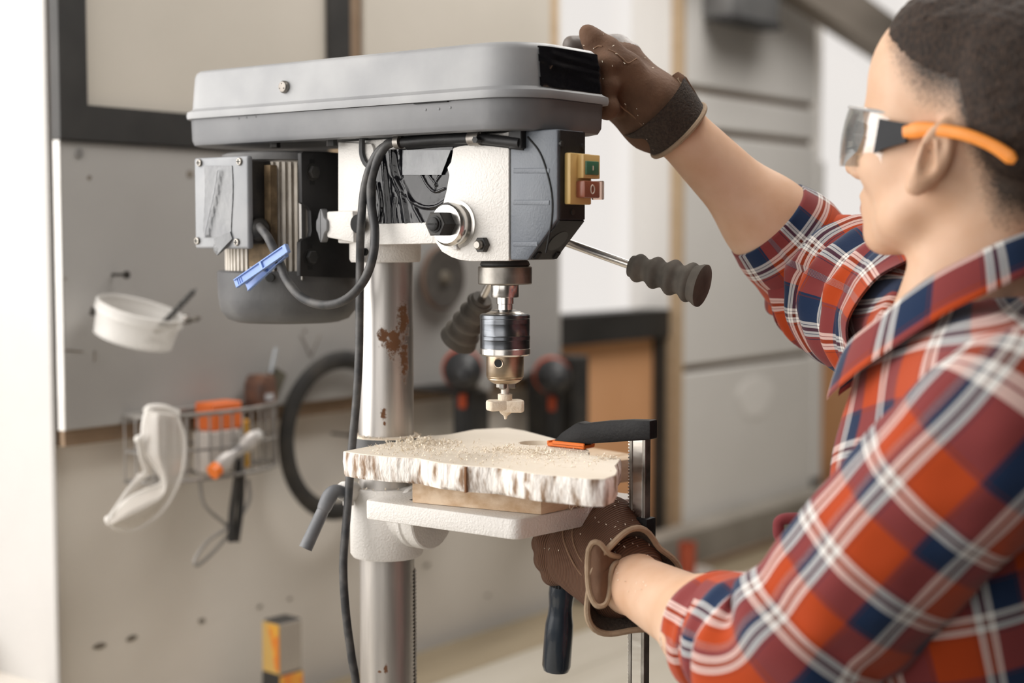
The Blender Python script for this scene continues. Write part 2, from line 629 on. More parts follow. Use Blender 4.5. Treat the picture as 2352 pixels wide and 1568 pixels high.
struct('pane', box(XL - 0.094, XL - 0.09, -1.84, 0.34, 1.11, 2.79), GLASS, w3, smooth=False)

# white pilaster at the far left
w5 = struct('window_5', join(box(-1.75, xp, YW + 0.13, YW + 0.19, 0.93, 0.99), box(-1.75, xp, YW + 0.13, YW + 0.19, 2.69, 2.75), box(-1.75, -1.69, YW + 0.13, YW + 0.19, 0.99, 2.69), box(xp - 0.06, xp, YW + 0.19, YW + 0.23, 0.99, 2.69)), WHITE_FR, smooth=False)
struct('window_reveal', box(xp - 0.004, xp + 0.004, YW - 0.02, YW + 0.19, 0.05, 3.1, 0.003, 1), PILM, w5)
struct('pane', box(-1.69, xp - 0.004, YW + 0.158, YW + 0.162, 0.99, 2.69), GLASS, w5, smooth=False)


def window(name, x0, x1, white_right=None):
    w = struct(name, join(box(x0, x1, YW + 0.012, YW + 0.09, ZS - 0.062, ZS), box(x0, x1, YW + 0.012, YW + 0.09, 2.68, 2.75)), FRAMEM, smooth=False)
    struct('frame_post', box(x1 - 0.034, x1, YW + 0.02, YW + 0.07, 0.86, ZS - 0.062), FRAMEM, w, smooth=False)
    struct('frame_post', box(x0, x0 + 0.03, YW + 0.02, YW + 0.07, 0.86, ZS - 0.062), FRAMEM, w, smooth=False)
    struct('sill_panel', box(x0 + 0.03, x1 - 0.034, YW + 0.035, YW + 0.06, 0.86, ZS - 0.062), PANEL_OR, w, smooth=False)
    struct('window_reveal', join(box(x1 - 0.006, x1, YW + 0.012, YW + 0.115, ZS, 2.68), box(x0, x0 + 0.006, YW + 0.012, YW + 0.115, ZS, 2.68)), WHITE_FR, w, smooth=False)
    struct('pane', box(x0 + 0.006, x1 - 0.006, YW + 0.078, YW + 0.082, ZS, 2.68), GLASS, w, smooth=False)
    return w


window('window_1', XB, 1.672)
struct('trim_1', box(1.672, 1.692, YW - 0.012, YW + 0.06, 0.82, 2.75), PLYEDGE, smooth=False)
w2 = window('window_2', 2.41, 3.25)
struct('jamb', box(2.35, 2.39, YW - 0.012, YW + 0.06, 0.93, 1.75), WHITE_FR, w2, smooth=False)
struct('jamb', box(2.39, 2.41, YW + 0.0, YW + 0.07, 0.86, ZS), FRAMEM, w2, smooth=False)
struct('window_4', join(box(3.9, 4.8, YW + 0.05, YW + 0.08, ZS, ZS + 0.05), box(3.9, 4.8, YW + 0.05, YW + 0.08, 2.7, 2.75)), WHITE_FR, smooth=False)
# sloping timber in front of the window heads
bt = []
for yy in (YW - 0.1, YW - 0.04):
    bt.append([(1.6, yy, 2.205), (4.3, yy, 1.73), (4.3, yy, 1.84), (1.6, yy, 2.318)])
BEAMM = M('dark_weathered_timber', (0.17, 0.145, 0.12), (0.30, 0.26, 0.22), 5, 0.85, 0, 0.4, 40, stretch=(0.5, 2, 2))
tag(obj('timber_beam', loft(bt), BEAMM, smooth=False), 'dark weathered sloping timber crossing in front of the windows at upper right', 'beam')

# plinth ledge at the foot of the wall
struct('baseboard_back', box(1.235, XR - .001, YW - 0.075, YW - 0.0125, BENCH + 0.001, 0.912, 0.006, 1), M('dusty_plinth', (0.25, 0.225, 0.19), (0.34, 0.31, 0.27), 5, 0.9, 0, 0.3, 60))
struct('trim_2', box(1.235, XR, YW - 0.083, YW - 0.0755, BENCH + 0.001, BENCH + 0.014), BROWNEDGE, smooth=False)

# dark framed boarded panel above, on the left
YB = YW - 0.052
fr = struct('trim_3', box(0.055, 1.17, YB + 0.012, YW - 0.001, 1.69, 3.0), PLYEDGE, smooth=False)
fx = [on(1, YB, x, 200)[0] for x in (136, 201)] + [on(1, YB, x, 60)[0] for x in (756, 805, 835, 1262)]
zt, zb = on(1, YB, 200, 241)[2], on(1, YB, 140, 318)[2]
for (a, b, c, d) in ((fx[0], fx[1], zb, 3.0), (fx[2], fx[3], zt, 3.0), (fx[1], fx[2], zb, zt)):
    struct('frame_or_shade_bar', box(a, b, YB, YB + 0.02, c, d), FRAMEM, fr, smooth=False)
struct('frame_or_shade_bar', box(fx[3], fx[4], YB + 0.006, YB + 0.02, zb, 3.0), BROWNEDGE, fr, smooth=False)  # brown strip stands in for the shade beside the dark bar
struct('panel', box(fx[1], fx[2], YB + 0.008, YB + 0.02, zt, 3.0), PANEL_BE, fr, smooth=False)
struct('panel', box(fx[4], fx[5], YB - 0.002, YB + 0.02, zb, 3.0), PANEL_BE, fr, smooth=False)

# ------------------------------------------------------------------ grey board
YG = YW - 0.045
zb0 = on(1, YG, 146, 990)[2]
xg0 = on(1, YG, 143, 700)[0]
gb = thing('grey_board', 'large grey board fixed to the wall behind the drill press', 'board', ((xg0 + 1.17) / 2, YG + .02, zb0))
GREYM = M('grey_board_paint', (0.335, 0.322, 0.308), (0.40, 0.387, 0.372), 2.5, 0.7, 0, 0.12, 60, lo=0.3, hi=0.7)
obj('panel', box(xg0 + 0.0015, 1.172, YG, YW - 0.031, zb0, zb - 0.001, 0.002, 1), GREYM, gb)
obj('lit_edge', box(xg0, xg0 + 0.0015, YG, YW - 0.031, zb0, zb - 0.001), M('lit_edge_pale', (0.62, 0.60, 0.57), (0.75, 0.73, 0.70), 14, 0.7), gb, smooth=False)  # left edge coloured pale for the light that falls on it
p = on(1, YG, 181, 352)
obj('screw_head', cyl((p[0], YG - .002, p[2]), (p[0], YG + .002, p[2]), .007, 16, bev=.0008), M('screw_grey', (.3, .29, .28), rough=.45, metal=.5), gb)
for (x, y, r) in ((205, 408, .0035), (436, 400, .006), (150, 640, .002), (700, 760, .003)):
    p = on(1, YG, x, y)
    obj('pock_mark', cyl((p[0], YG - .0006, p[2]), (p[0], YG + .002, p[2]), r, 10), MC['chip_dark'], gb)
lines = []
for a, b in (((115, 806), (190, 807)), ((690, 770), (715, 820)), ((735, 768), (713, 820)), ((217, 805), (216, 830))):
    pa, pb = on(1, YG, *a), on(1, YG, *b)
    pa[1] = pb[1] = YG - .0002
    pa[0] = max(pa[0], xg0 + .003)
    lines.append(cyl(pa, pb, .0012, 6))
for d_ in lines:
    obj('pencil_mark', d_, MC['chip_dark'], gb)
struct('trim_4', box(xg0 + 0.01, 1.17, YW - 0.03, YW - 0.0005, zb0 - 0.024, zb0 - 0.001), BROWNEDGE, smooth=False)  # narrow brown strip just under the board

# ------------------------------------------------------------------ workbench
TOPM = M('worktop_ply', (0.25, 0.20, 0.13), (0.32, 0.26, 0.175), 5, 0.7, 0, 0.15, 50, stretch=(0.35, 2, 2))
TOPM2 = M('worktop_pale', (0.44, 0.40, 0.33), (0.52, 0.48, 0.41), 4, 0.7, 0, 0.15, 50, stretch=(0.35, 2, 2))
wbn = thing('workbench', 'pale timber workbench running along the wall under the drill press', 'workbench', (1.0, 0.12, 0))
for y0, y1, m in ((0.475, 0.6185, TOPM), (0.33, 0.473, TOPM2), (0.03, 0.328, TOPM2), (-0.4, 0.028, TOPM2)):
    obj('plank', box(-0.9, 3.6, y0, y1, BENCH - 0.04, BENCH, 0.002, 1), m, wbn)
obj('apron', box(-0.85, 3.55, -0.38, -0.35, BENCH - 0.16, BENCH - 0.04), TOPM, wbn, smooth=False)
for x in (-0.8, 1.3, 3.45):
    for y in (-0.34, 0.55):
        obj('leg', box(x, x + 0.08, y, y + 0.08, 0, BENCH - 0.04, 0.003, 1), TOPM, wbn)

# ------------------------------------------------------------------ things on the wall
PLASTIC_W = M('translucent_white_plastic', (0.78, 0.76, 0.73), rough=0.35, alpha=0.36)
WIRE = M('galvanised_wire', (0.24, 0.225, 0.21), (0.34, 0.32, 0.30), 40, 0.45, 0.3)
NAILM = M('nail_dark', (0.05, 0.045, 0.04), rough=0.5, metal=0.5)


def wp(x, y, d=0.0):
    return on(1, YG - d, x, y)


def nail(x, y, label, d=.03):
    a = wp(x, y, d)
    b = a.copy()
    b[1] = YG + .005
    o = obj('nail', join(cyl(a, b, .0022, 8), cyl(a + [0, -.002, 0], a + [0, .001, 0], .0055, 12)), NAILM)
    tag(o, label, 'nail')


nail(290, 631, 'small dark nail in the grey board just above the white plastic tub')
# tub
c = wp(309, 742, 0.062)
tubn = thing('plastic_tub', 'shallow translucent white plastic tub hung on the grey board', 'tub', c - [0, 0, .02])
ax = np.array([0.10, -0.30, 1.0])
m = basis(c + [0, 0, -.012], ax)
R0 = 0.0595
obj('bowl', lathe([(R0 * .84, -.012), (R0 * .9, -.011), (R0 * .97, .025), (R0 * .95, .025), (R0 * .87, -.008), (0.001, -.008), (0.001, -.0105), (R0 * .84, -.012)][::1], 48, m, caps=False), PLASTIC_W, tubn)
obj('rim', lathe([(R0 * .96, .022), (R0 * 1.02, .022), (R0 * 1.02, .034), (R0 * .985, .036), (R0 * .95, .034), (R0 * .96, .022)], 48, m, caps=False), PLASTIC_W, tubn)
obj('hanging_hole', cyl(m[:3, 3] + m[:3, :3] @ [-.035, .044, .012], m[:3, 3] + m[:3, :3] @ [-.041, .05, .012], .006, 12), NAILM, tubn)


def twist(a, b, r, n=34, turns=4.5):
    a, b = np.asarray(a, float), np.asarray(b, float)
    mm = basis(a, b - a)
    L_ = np.linalg.norm(b - a)
    V, F, k = [], [], 8
    for i in range(n):
        z = L_ * i / (n - 1)
        ph = turns * 2 * math.pi * max(0, i / (n - 1) - 0.3) / 0.7
        for j in range(k):
            t = 2 * math.pi * j / k
            rr = r * (1 - (0.42 * abs(math.sin(t)) ** 2 if i / n > 0.3 else 0)) * (1 if i < n - 2 else .35)
            V.append((rr * math.cos(t + ph), rr * math.sin(t + ph), z))
    for i in range(n - 1):
        for j in range(k):
            F.append([i * k + j, i * k + (j + 1) % k, (i + 1) * k + (j + 1) % k, (i + 1) * k + j])
    F.append(list(range(k))[::-1])
    F.append([(n - 1) * k + j for j in range(k)])
    return xf((np.array(V), F), mm)


a, b = wp(360, 760, .075), wp(450, 664, .080)
tag(obj('drill_bit', twist(a, b, .0050), M('bit_black', (.025, .024, .023), (.07, .066, .06), 90, .45)), 'dark twist drill bit leaning up out of the white tub', 'drill bit')
a, b = wp(355, 760, .08), wp(462, 729, .095)
tag(obj('drill_bit', twist(a, b, .0042, turns=2.0), M('bit_brown', (.06, .05, .04), (.2, .18, .15), 80, .5, .2)), 'flatter brown drill bit lying over the rim of the white tub', 'drill bit')
a, b = wp(392, 757, .066), wp(432, 722, .062)
tag(obj('drill_bit', twist(a, b, .003), CHROME), 'small pale drill bit between the two darker bits in the tub', 'drill bit')

# wire basket
bk0, bk1 = wp(276, 945, .0), wp(607, 945, .0)
zt_b, zb_b = wp(440, 945, .05)[2] - .002, wp(440, 1097, .05)[2]
x0, x1 = bk0[0] + .004, bk1[0] - .004
yb = YG - .004
D_ = 0.075


def bk(t, z, dd=D_):
    """D-shaped outline: straight back on the wall, bowed front."""
    return np.array([x0 + (x1 - x0) * (0.5 - 0.5 * math.cos(math.pi * t)), yb - dd * math.sin(math.pi * t) ** 0.75, z])


bas = thing('wire_basket', 'grey wire basket hanging on the wall under the grey board', 'basket', ((x0 + x1) / 2, yb, zb_b))
ts = np.linspace(0, 1, 40)
for z, r in ((zt_b, .0032), ((zt_b + zb_b) / 2 - .004, .0024), (zb_b, .0029)):
    P = [bk(t, z) for t in ts]
    P = P + [np.array([x0 + (x1 - x0) * s, yb, z]) for s in np.linspace(1, 0, 12)[1:-1]]
    obj('hoop', tube(P, r, 6, closed=True), WIRE, bas)
for t in np.linspace(0.06, 0.94, 19):
    a_, b_ = bk(t, zt_b), bk(t, zb_b)
    obj('upright_wire', cyl(a_, b_, .0018, 6), WIRE, bas)
for s in np.linspace(0, 1, 8):
    q = x0 + (x1 - x0) * s
    obj('back_wire', cyl((q, yb, zt_b), (q, yb, zb_b), .0013, 6), WIRE, bas)
for t in np.linspace(0.15, 0.85, 8):
    a_ = bk(t, zb_b)
    obj('floor_wire', cyl(a_, (a_[0], yb, zb_b), .0013, 6), WIRE, bas)
# contents
cx = lambda s: x0 + (x1 - x0) * s
ob = box(cx(.44), cx(.66), yb - .05, yb - .012, zt_b - .030, zt_b + .010, .002, 1)
tag(obj('pale_pouch', box(cx(.40), cx(.64), yb - .055, yb - .02, zb_b + .003, zt_b - .0305, .004, 2), M('pale_pouch', (.55, .50, .46), (.66, .62, .58), 40, .6)), 'pale pouch in the basket under the flat orange carton', 'pouch')
tag(obj('orange_carton', ob, M('orange_card', (.72, .15, .03), (.78, .18, .04), 20, .6)), 'flat orange carton standing in the wire basket', 'carton')
bb = box(cx(.66), cx(.70), yb - .055, yb - .04, zb_b + .004, zb_b + .075, .002, 1)
tag(obj('yellow_carton', bb, M('yellow_card', (.72, .42, .06), (.75, .36, .04), 50, .6)), 'narrow yellow carton upright in the basket beside the orange one', 'carton')
t_ = thing('tape_measure', 'brown tape measure sitting on top of the basket contents', 'tape measure', (cx(.84), yb - .03, zt_b - .008))
obj('case', prism([(cx(.80), zt_b - .008), (cx(.93), zt_b - .008), (cx(.935), zt_b + .034), (cx(.91), zt_b + .044), (cx(.83), zt_b + .044), (cx(.80), zt_b + .03)], yb - .048, yb - .012, 1, bev=.003), M('tape_brown', (.09, .055, .045), (.20, .09, .05), 40, .5), t_)
obj('label_plate', box(cx(.84), cx(.90), yb - .0495, yb - .0478, zt_b + .006, zt_b + .016), M('label_grey', (.5, .5, .52), rough=.5), t_, smooth=False)
obj('blade_tab', cyl((cx(.95), yb - .03, zt_b + .045), (cx(1.0), yb - .028, zt_b + .082), .003, 8), M('tab_grey', (.42, .45, .48), rough=.4, metal=.4), t_)
t_ = thing('staple_box', 'dark tilted box leaning behind the brown tape measure', 'box', (cx(.97), yb - .02, zt_b))
obj('carton', xf(box(-.014, .014, -.008, .008, 0, .05, .002, 1), Matrix.Translation((cx(.955), yb - .02, zt_b + .003)) @ Matrix.Rotation(.5, 4, 'Y')), M('dark_olive', (.07, .065, .05), (.12, .11, .08), 30, .6), t_)
# crumpled glue tube poking out at the front
t_ = thing('glue_tube', 'crumpled white and grey tube poking through the basket front', 'tube', bk(.75, zb_b + .03))
ga, gbv = wp(500, 1075, .095), wp(585, 1005, .095)
rr = np.linspace(0, 1, 12)
obj('tube_body', tube([ga + (gbv - ga) * s for s in rr], .014 * (0.75 + .25 * np.sin(rr * 9)), 12, flat=.55), M('tube_foil', (.55, .52, .50), (.18, .17, .17), 45, .4, .2, lo=.5, hi=.62), t_)
obj('tube_cap', cyl(gbv, gbv + (gbv - ga) * .12, .009, 12), PILM, t_)
obj('orange_end', cyl(ga - (gbv - ga) * .14, ga, .011, 12), ORANGE, t_)
# pliers hanging from the basket
t_ = thing('pliers', 'black handled pliers hanging down from the wire basket', 'pliers', wp(545, 1245, .06))
for dx in (-8, 10):
    P = spline([wp(553, 1040, .07), wp(548 + dx * .7, 1110, .07), wp(541 + dx, 1180, .07), wp(536 + dx * .6, 1244, .07)], 24)
    obj('handle', tube(P, .0052, 8), RUBBER, t_)
obj('jaw', tube([wp(556, 985, .07), wp(553, 1040, .07)], [.003, .007], 8), STEEL_DK, t_)
obj('pivot', cyl(wp(553, 1045, .078), wp(553, 1045, .062), .007, 12), STEEL_DK, t_)
P = spline([wp(458, 1100, .06), wp(470, 1160, .062), wp(520, 1205, .062), wp(530, 1218, .064), wp(495, 1262, .064), wp(455, 1297, .064), wp(448, 1285, .064), wp(480, 1240, .066), wp(540, 1200, .066), wp(572, 1150, .062), wp(570, 1100, .06)], 90)
tag(obj('wire_hook', tube(P, .0028, 7), WIRE), 'bent grey wire loop hanging under the basket beside the pliers', 'wire')

# safety goggles hung over the basket front
GOGL = M('scratched_clear_plastic', (0.64, 0.60, 0.555), (0.70, 0.66, 0.61), 12, 0.3, alpha=0.40)
GOGR = M('clear_goggle_rim', (0.82, 0.79, 0.75), rough=0.25, alpha=0.85)
gg = thing('safety_goggles', 'clear plastic safety goggles hooked over the basket front', 'goggles', wp(330, 1215, .1))
# lens: a curved shield, outer edge and inner edge sampled along its length
outer = [(408, 955), (424, 1010), (421, 1070), (405, 1120), (375, 1170), (335, 1205), (300, 1219), (262, 1212)]
inner = [(335, 945), (328, 985), (332, 1035), (362, 1080), (372, 1108), (335, 1125), (290, 1150), (250, 1195)]
so, si = spline([(*q, 0) for q in outer], 56)[:, :2], spline([(*q, 0) for q in inner], 56)[:, :2]
nn = min(len(so), len(si))
V, F, W_ = [], [], 9
for i in range(nn):
    u = i / (nn - 1)
    for j in range(W_):
        w = j / (W_ - 1)
        q = so[i] * (1 - w) + si[i] * w
        dd = .087 + .030 * math.sin(math.pi * w) + .012 * math.sin(math.pi * u)
        V.append(wp(q[0], q[1], dd))
for i in range(nn - 1):
    for j in range(W_ - 1):
        k = i * W_ + j
        F.append([k, k + 1, k + W_ + 1, k + W_])
V = np.array(V)
n0 = len(V)
V2 = V + [0, .0018, 0]
F2 = F + [[i + n0 for i in q[::-1]] for q in F]
obj('lens', (np.vstack([V, V2]), F2), GOGL, gg)
obj('rim', tube(np.vstack([V[0::W_], V[W_ - 1::W_][::-1]]), .0026, 8, closed=True), GOGR, gg)
P = spline([wp(335, 945, .082), wp(345, 937, .082), wp(375, 937, .083), wp(408, 950, .083)], 20)
obj('brow_bar', tube(P, .0055, 8), GOGR, gg)
P = spline([wp(318, 1000, .10), wp(326, 1050, .095), wp(335, 1085, .09), wp(300, 1120, .085), wp(262, 1175, .088), wp(245, 1200, .095)], 36)
obj('side_arm', tube(P, .005, 8, flat=.5), GOGR, gg)
obj('side_shield', (np.array([wp(318, 1085, .06), wp(345, 1090, .09), wp(280, 1150, .09), wp(262, 1165, .07), wp(318, 1085, .058), wp(345, 1090, .088), wp(280, 1150, .088), wp(262, 1165, .068)]),
    [[0, 1, 2, 3], [7, 6, 5, 4], [0, 4, 5, 1], [1, 5, 6, 2], [2, 6, 7, 3], [3, 7, 4, 0]]), GOGL, gg, smooth=False)
obj('hinge_knob', lathe([(.001, -.004), (.005, -.003), (.006, .003), (.001, .006)], 12, basis(wp(318, 1008, .1), (0, -1, .2))), GOGR, gg)
obj('hinge_knob', lathe([(.001, -.004), (.005, -.003), (.006, .003), (.001, .006)], 12, basis(wp(250, 1192, .1), (0, -1, .2))), GOGR, gg)

# black rubber drive belt on the wall
cB = wp(790, 1000, .028)
nail(808, 1000, 'dark nail behind the column that carries the black belt', .04)
Rb = .123
t_ = obj('drive_belt', ring_torus(np.array([cB[0] - .0, YG - .022, cB[2]]), (0, 1, 0), Rb, .015, 72, 10, flat=.6), RUBBER)
tag(t_, 'large black rubber drive belt ring hanging on the wall left of the column', 'belt')
# grinding disc on the board
cD = wp(1018, 637, .02)
t_ = thing('grinding_disc', 'round dark grinding disc hung on the grey board behind the column', 'disc', cD)
md = basis(cD, (0, -1, 0))
obj('disc', lathe([(.012, -.006), (.052, -.006), (.0545, -.004), (.0545, .004), (.052, .006), (.030, .004), (.012, .002)], 48, md), M('abrasive_dark', (.055, .048, .042), (.085, .075, .065), 60, .9, 0, .3, 200), t_)
obj('rim_band', lathe([(.050, .0055), (.0545, .0045), (.0565, .002), (.0565, -.004), (.0545, -.0045), (.050, .0055)], 48, md, caps=False), M('rim_brown', (.14, .09, .065), (.18, .12, .09), 20, .8), t_)
obj('hub', lathe([(.001, .012), (.009, .011), (.012, .003), (.012, -.002)], 20, md), M('hub_tan', (.19, .165, .13), rough=.5, metal=.3), t_)


# cordless drills hung at the right end of the board
def cordless(c, label, tone):
    t = thing('cordless_drill', label, 'drill', (c[0], c[1], c[2] - .19), 'cordless drills on the wall')
    B_ = M('tool_black', (.016, .017, .019), (.03, .031, .034), 20, .5)
    O_ = M('tool_orange', (.50, .07, .02), (.56, .09, .025), 20, .45)
    obj('motor_housing', lathe([(.012, -.055), (.024, -.054), (.031, -.045), (.033, -.02), (.033, .03), (.029, .045), (.020, .062), (.017, .064)], 24, basis(c, (-.75, -.66, 0))), B_, t)
    obj('colour_band', lathe([(.0325, -.018), (.0352, -.016), (.0352, .004), (.0325, .006)], 24, basis(c, (-.75, -.66, 0)), caps=False), O_, t)
    e = c + np.array([-.75, -.66, 0]) * .064
    obj('chuck', lathe([(.017, 0), (.019, .004), (.019, .018), (.012, .034), (.008, .036)], 20, basis(e, (-.75, -.66, 0))), B_, t)
    hd = np.array([.75, .66, 0])
    bq = basis(c + hd * .025 + [0, 0, -.025], (0.06, 0.05, -1), hd)
    obj('handle', xf(box(-.022, .022, -.015, .015, 0, .105, .008, 2), bq), B_, t)
    obj('battery_pack', xf(box(-.045, .033, -.03, .03, .105, .15, .006, 2), bq), M('tool_grey', (.045, .047, .05), rough=.5), t)
    obj('trigger', xf(box(-.032, -.02, -.007, .007, .012, .04, .003, 1), bq), O_, t)
    return t


cordless(wp(1062, 848, .095), 'black and orange cordless drill hung left of the chuck', 0)
cordless(wp(1268, 862, .06), 'black and orange cordless drill hung right of the chuck', 1)
hx = wp(1060, 890, .0)
t_ = thing('tool_bracket', 'black upright steel bracket hanging below the left cordless drill', 'bracket', wp(1062, 1020, .02))
obj('upright_bar', box(wp(1036, 900)[0], wp(1086, 900)[0], YG - .04, YG - .003, wp(1060, 1040)[2], wp(1060, 893)[2], .003, 1), RUBBER, t_)
cdr = wp(1062, 848, .095)
obj('hook_arm', join(box(cdr[0] - .030, cdr[0] + .03, cdr[1] - .012, YG - .004, cdr[2] - .040, cdr[2] - .0325, .001, 1), box(cdr[0] - .01, hx[0] + .02, YG - .018, YG - .006, cdr[2] - .040, cdr[2] - .0325, .001, 1)), RUBBER, t_)
obj('grey_plate', xf(box(-.03, .03, -.003, .003, -.012, .012, .002, 1), Matrix.Translation(wp(1105, 875, .05)) @ Matrix.Rotation(.45, 4, 'Y')), M('plate_grey', (.38, .37, .36), rough=.6), t_)
t_ = thing('tool_bracket', 'black slotted steel bracket hanging below the right cordless drill', 'bracket', wp(1260, 1020, .02))
obj('upright_bar', box(wp(1205, 900)[0], wp(1245, 900)[0], YG - .05, YG - .003, wp(1230, 1040)[2], wp(1230, 850)[2], .003, 1), RUBBER, t_)
obj('upright_bar', box(wp(1270, 900)[0], wp(1306, 900)[0], YG - .05, YG - .003, wp(1290, 1040)[2], wp(1290, 815)[2], .003, 1), RUBBER, t_)
obj('pale_edge', box(wp(1247, 900)[0], wp(1266, 900)[0], YG - .02, YG - .003, wp(1255, 1000)[2], wp(1255, 890)[2], .002, 1), M('pale_tan', (.45, .37, .29), rough=.7), t_)

# dark wall box near the top of the pier
pb = on(1, YW - .09, 1735, 20)
t_ = thing('wall_box', 'dark grey metal box fixed high on the block pier', 'box', (pb[0], YW - .05, pb[2] - .04))
xa, xb_ = on(1, YW - .09, 1682, 30)[0], on(1, YW - .09, 1792, 30)[0]
zl = on(1, YW - .09, 1735, 50)[2]
obj('housing', box(xa, xb_, YW - .09, YW - .012, zl, zl + .16, .006, 2), M('box_metal', (.15, .15, .15), (.21, .21, .21), 14, .5, .1), t_)
obj('flange', box(xa - .004, xb_ + .004, YW - .094, YW - .03, zl - .006, zl + .006, .002, 1), M('box_metal_dark', (.05, .05, .052), rough=.5, metal=.3), t_)

# ------------------------------------------------------------------ things standing on the bench by the wall
# two cartons beside the column
pc = on(2, BENCH, 655, 1630)
t_ = thing('drill_bit_carton', 'dark lower carton with an orange corner on the bench', 'carton', (pc[0], pc[1], BENCH))
pl, pr, pm = on(1, .52, 612, 1550), on(1, .52, 705, 1550), on(1, .52, 658, 1562)
zc1 = on(1, .52, 660, 1541)[2]
mrot = lambda cxx, cyy, ang: Matrix.Translation((cxx, cyy, 0)) @ Matrix.Rotation(ang, 4, 'Z')
cw = .046
mm = mrot((pl[0] + pr[0]) / 2, .53, math.radians(-4))
obj('carton_body', xf(box(-cw / 2, cw / 2, -.021, .021, BENCH + .0005, zc1, .0015, 1), mm), M('carton_black', (.035, .033, .032), (.05, .048, .046), 20, .55), t_)
obj('orange_face', xf(box(-cw / 2 + .001, cw / 2 - .001, -.0222, -.0209, BENCH + .004, zc1 - .0015), mm), M('carton_orange', (.75, .22, .03), (.78, .42, .06), 22, .55, lo=.45, hi=.55), t_, smooth=False)
t_ = thing('tall_carton', 'tall orange and grey carton standing on the dark carton', 'carton', ((pl[0] + pr[0]) / 2, .53, zc1))
zc2 = on(1, .52, 650, 1428)[2]
obj('carton_body', xf(box(-.021, .023, -.019, .019, zc1 + .0003, zc2, .0015, 1), mm), M('carton_greige', (.33, .29, .25), (.37, .33, .28), 14, .6), t_)
obj('orange_face', xf(prism([(-.019, zc1 + .001), (.019, zc1 + .001), (.019, zc2 - .001), (-.019, zc2 - .001)], -.0222, -.0205, 0), mm), M('carton_yellow', (.62, .40, .12), (.66, .44, .15), 14, .6), t_, smooth=False)
obj('orange_wedge', xf(prism([(-.019, zc2 - .001), (-.019, zc1 + .006), (-.012, zc1 + .006), (.006, zc2 - .001)][::-1], -.0232, -.0218, 0), mm), MC['carton_orange'], t_, smooth=False)
obj('top_flap', xf(box(-.02, .022, -.018, .018, zc2, zc2 + .0025, .001, 1), mm), MC['carton_black'], t_)
# cup and dish near the pier
pd = on(2, BENCH, 1582, 1312)
pd = np.array([1.55, .52, BENCH])
t_ = thing('white_dish', 'small white dish over a dark painted shadow under the orange cup', 'dish', (on(1, .52, 1585, 1300)[0], .52, BENCH))
dxc = on(1, .52, 1585, 1300)[0]
obj('shadow_disc', lathe([(.05, .0005), (.06, .002), (.062, .016), (.058, .016), (.055, .006), (.001, .006)], 32, Matrix.Translation((dxc, .52, BENCH))), MC['tool_black'], t_)  # black disc stands in for the shadow under the dish
obj('plate', lathe([(.03, .0065), (.045, .012), (.050, .028), (.047, .028), (.040, .014), (.001, .012)], 32, Matrix.Translation((dxc, .52, BENCH))), M('dish_white', (.55, .52, .48), rough=.6), t_)
zc3 = BENCH + .0135
t_ = thing('orange_cup', 'narrow rust orange cup standing in the white dish', 'cup', (dxc - .012, .52, zc3))
obj('cup_body', lathe([(.0165, 0), (.018, .002), (.0185, .07), (.0165, .07), (.0155, .006), (.001, .006)], 28, Matrix.Translation((dxc - .012, .52, zc3))), M('cup_rust', (.42, .075, .03), (.47, .09, .04), 16, .6), t_)
obj('cup_rim', lathe([(.0165, .0705), (.0192, .0705), (.0192, .075), (.0165, .075), (.0165, .0705)], 28, Matrix.Translation((dxc - .012, .52, zc3)), caps=False), MC['cup_rust'], t_)
px_ = on(1, .55, 1515, 1230)
t_ = thing('spray_can', 'pale small can beside the dark window post on the bench', 'can', (px_[0], .55, BENCH))
obj('can_body', lathe([(.014, 0), (.016, .002), (.016, .05), (.013, .056), (.007, .058)], 24, Matrix.Translation((px_[0], .55, BENCH))), M('can_pale', (.42, .37, .32), (.48, .43, .38), 20, .5), t_)
obj('can_cap', lathe([(.008, .0582), (.009, .06), (.009, .072), (.006, .075)], 20, Matrix.Translation((px_[0], .55, BENCH))), M('can_cap_tan', (.5, .44, .37), rough=.5), t_)
# ================================================================== DRILL PRESS
HW = 0.035      # half width of the head casting
SY = -0.1665    # spindle axis
S = lambda x, y, X=-HW: on(0, X, x, y)[1:]
zc = lambda y: on(0, 0.0, 1160, y)[2]
dp = thing('drill_press', 'white and grey bench drill press with a dusty grey belt cover', 'drill press', (0, 0, BENCH))

# base, column, rack
obj('base', join(prism(rrect(.12, -.27, .09, .03, .05), BENCH + .0005, BENCH + .028, 2, bev=.004), cyl((0, 0, BENCH + .028), (0, 0, BENCH + .07), .048, 40, .040)), WHITE_CAST, dp)

colm = bpy.data.materials.new('column_steel_with_rust')
colm.use_nodes = True
_N, _L = colm.node_tree.nodes, colm.node_tree.links
b = _N['Principled BSDF']
tc = _N.new('ShaderNodeTexCoord')
mp = _N.new('ShaderNodeMapping'); mp.inputs['Scale'].default_value = (40, 40, 3)
n1 = _N.new('ShaderNodeTexNoise'); n1.inputs['Scale'].default_value = 1.5; n1.inputs['Detail'].default_value = 6
_L.new(tc.outputs['Object'], mp.inputs[0]); _L.new(mp.outputs[0], n1.inputs['Vector'])
r1 = _N.new('ShaderNodeValToRGB')
r1.color_ramp.elements[0].color = (.42, .40, .38, 1); r1.color_ramp.elements[1].color = (.66, .63, .60, 1)
r1.color_ramp.elements[0].position = .3; r1.color_ramp.elements[1].position = .7
_L.new(n1.outputs['Fac'], r1.inputs[0])
n2 = _N.new('ShaderNodeTexNoise'); n2.inputs['Scale'].default_value = 170; n2.inputs['Detail'].default_value = 8; n2.inputs['Roughness'].default_value = .7
_L.new(tc.outputs['Object'], n2.inputs['Vector'])


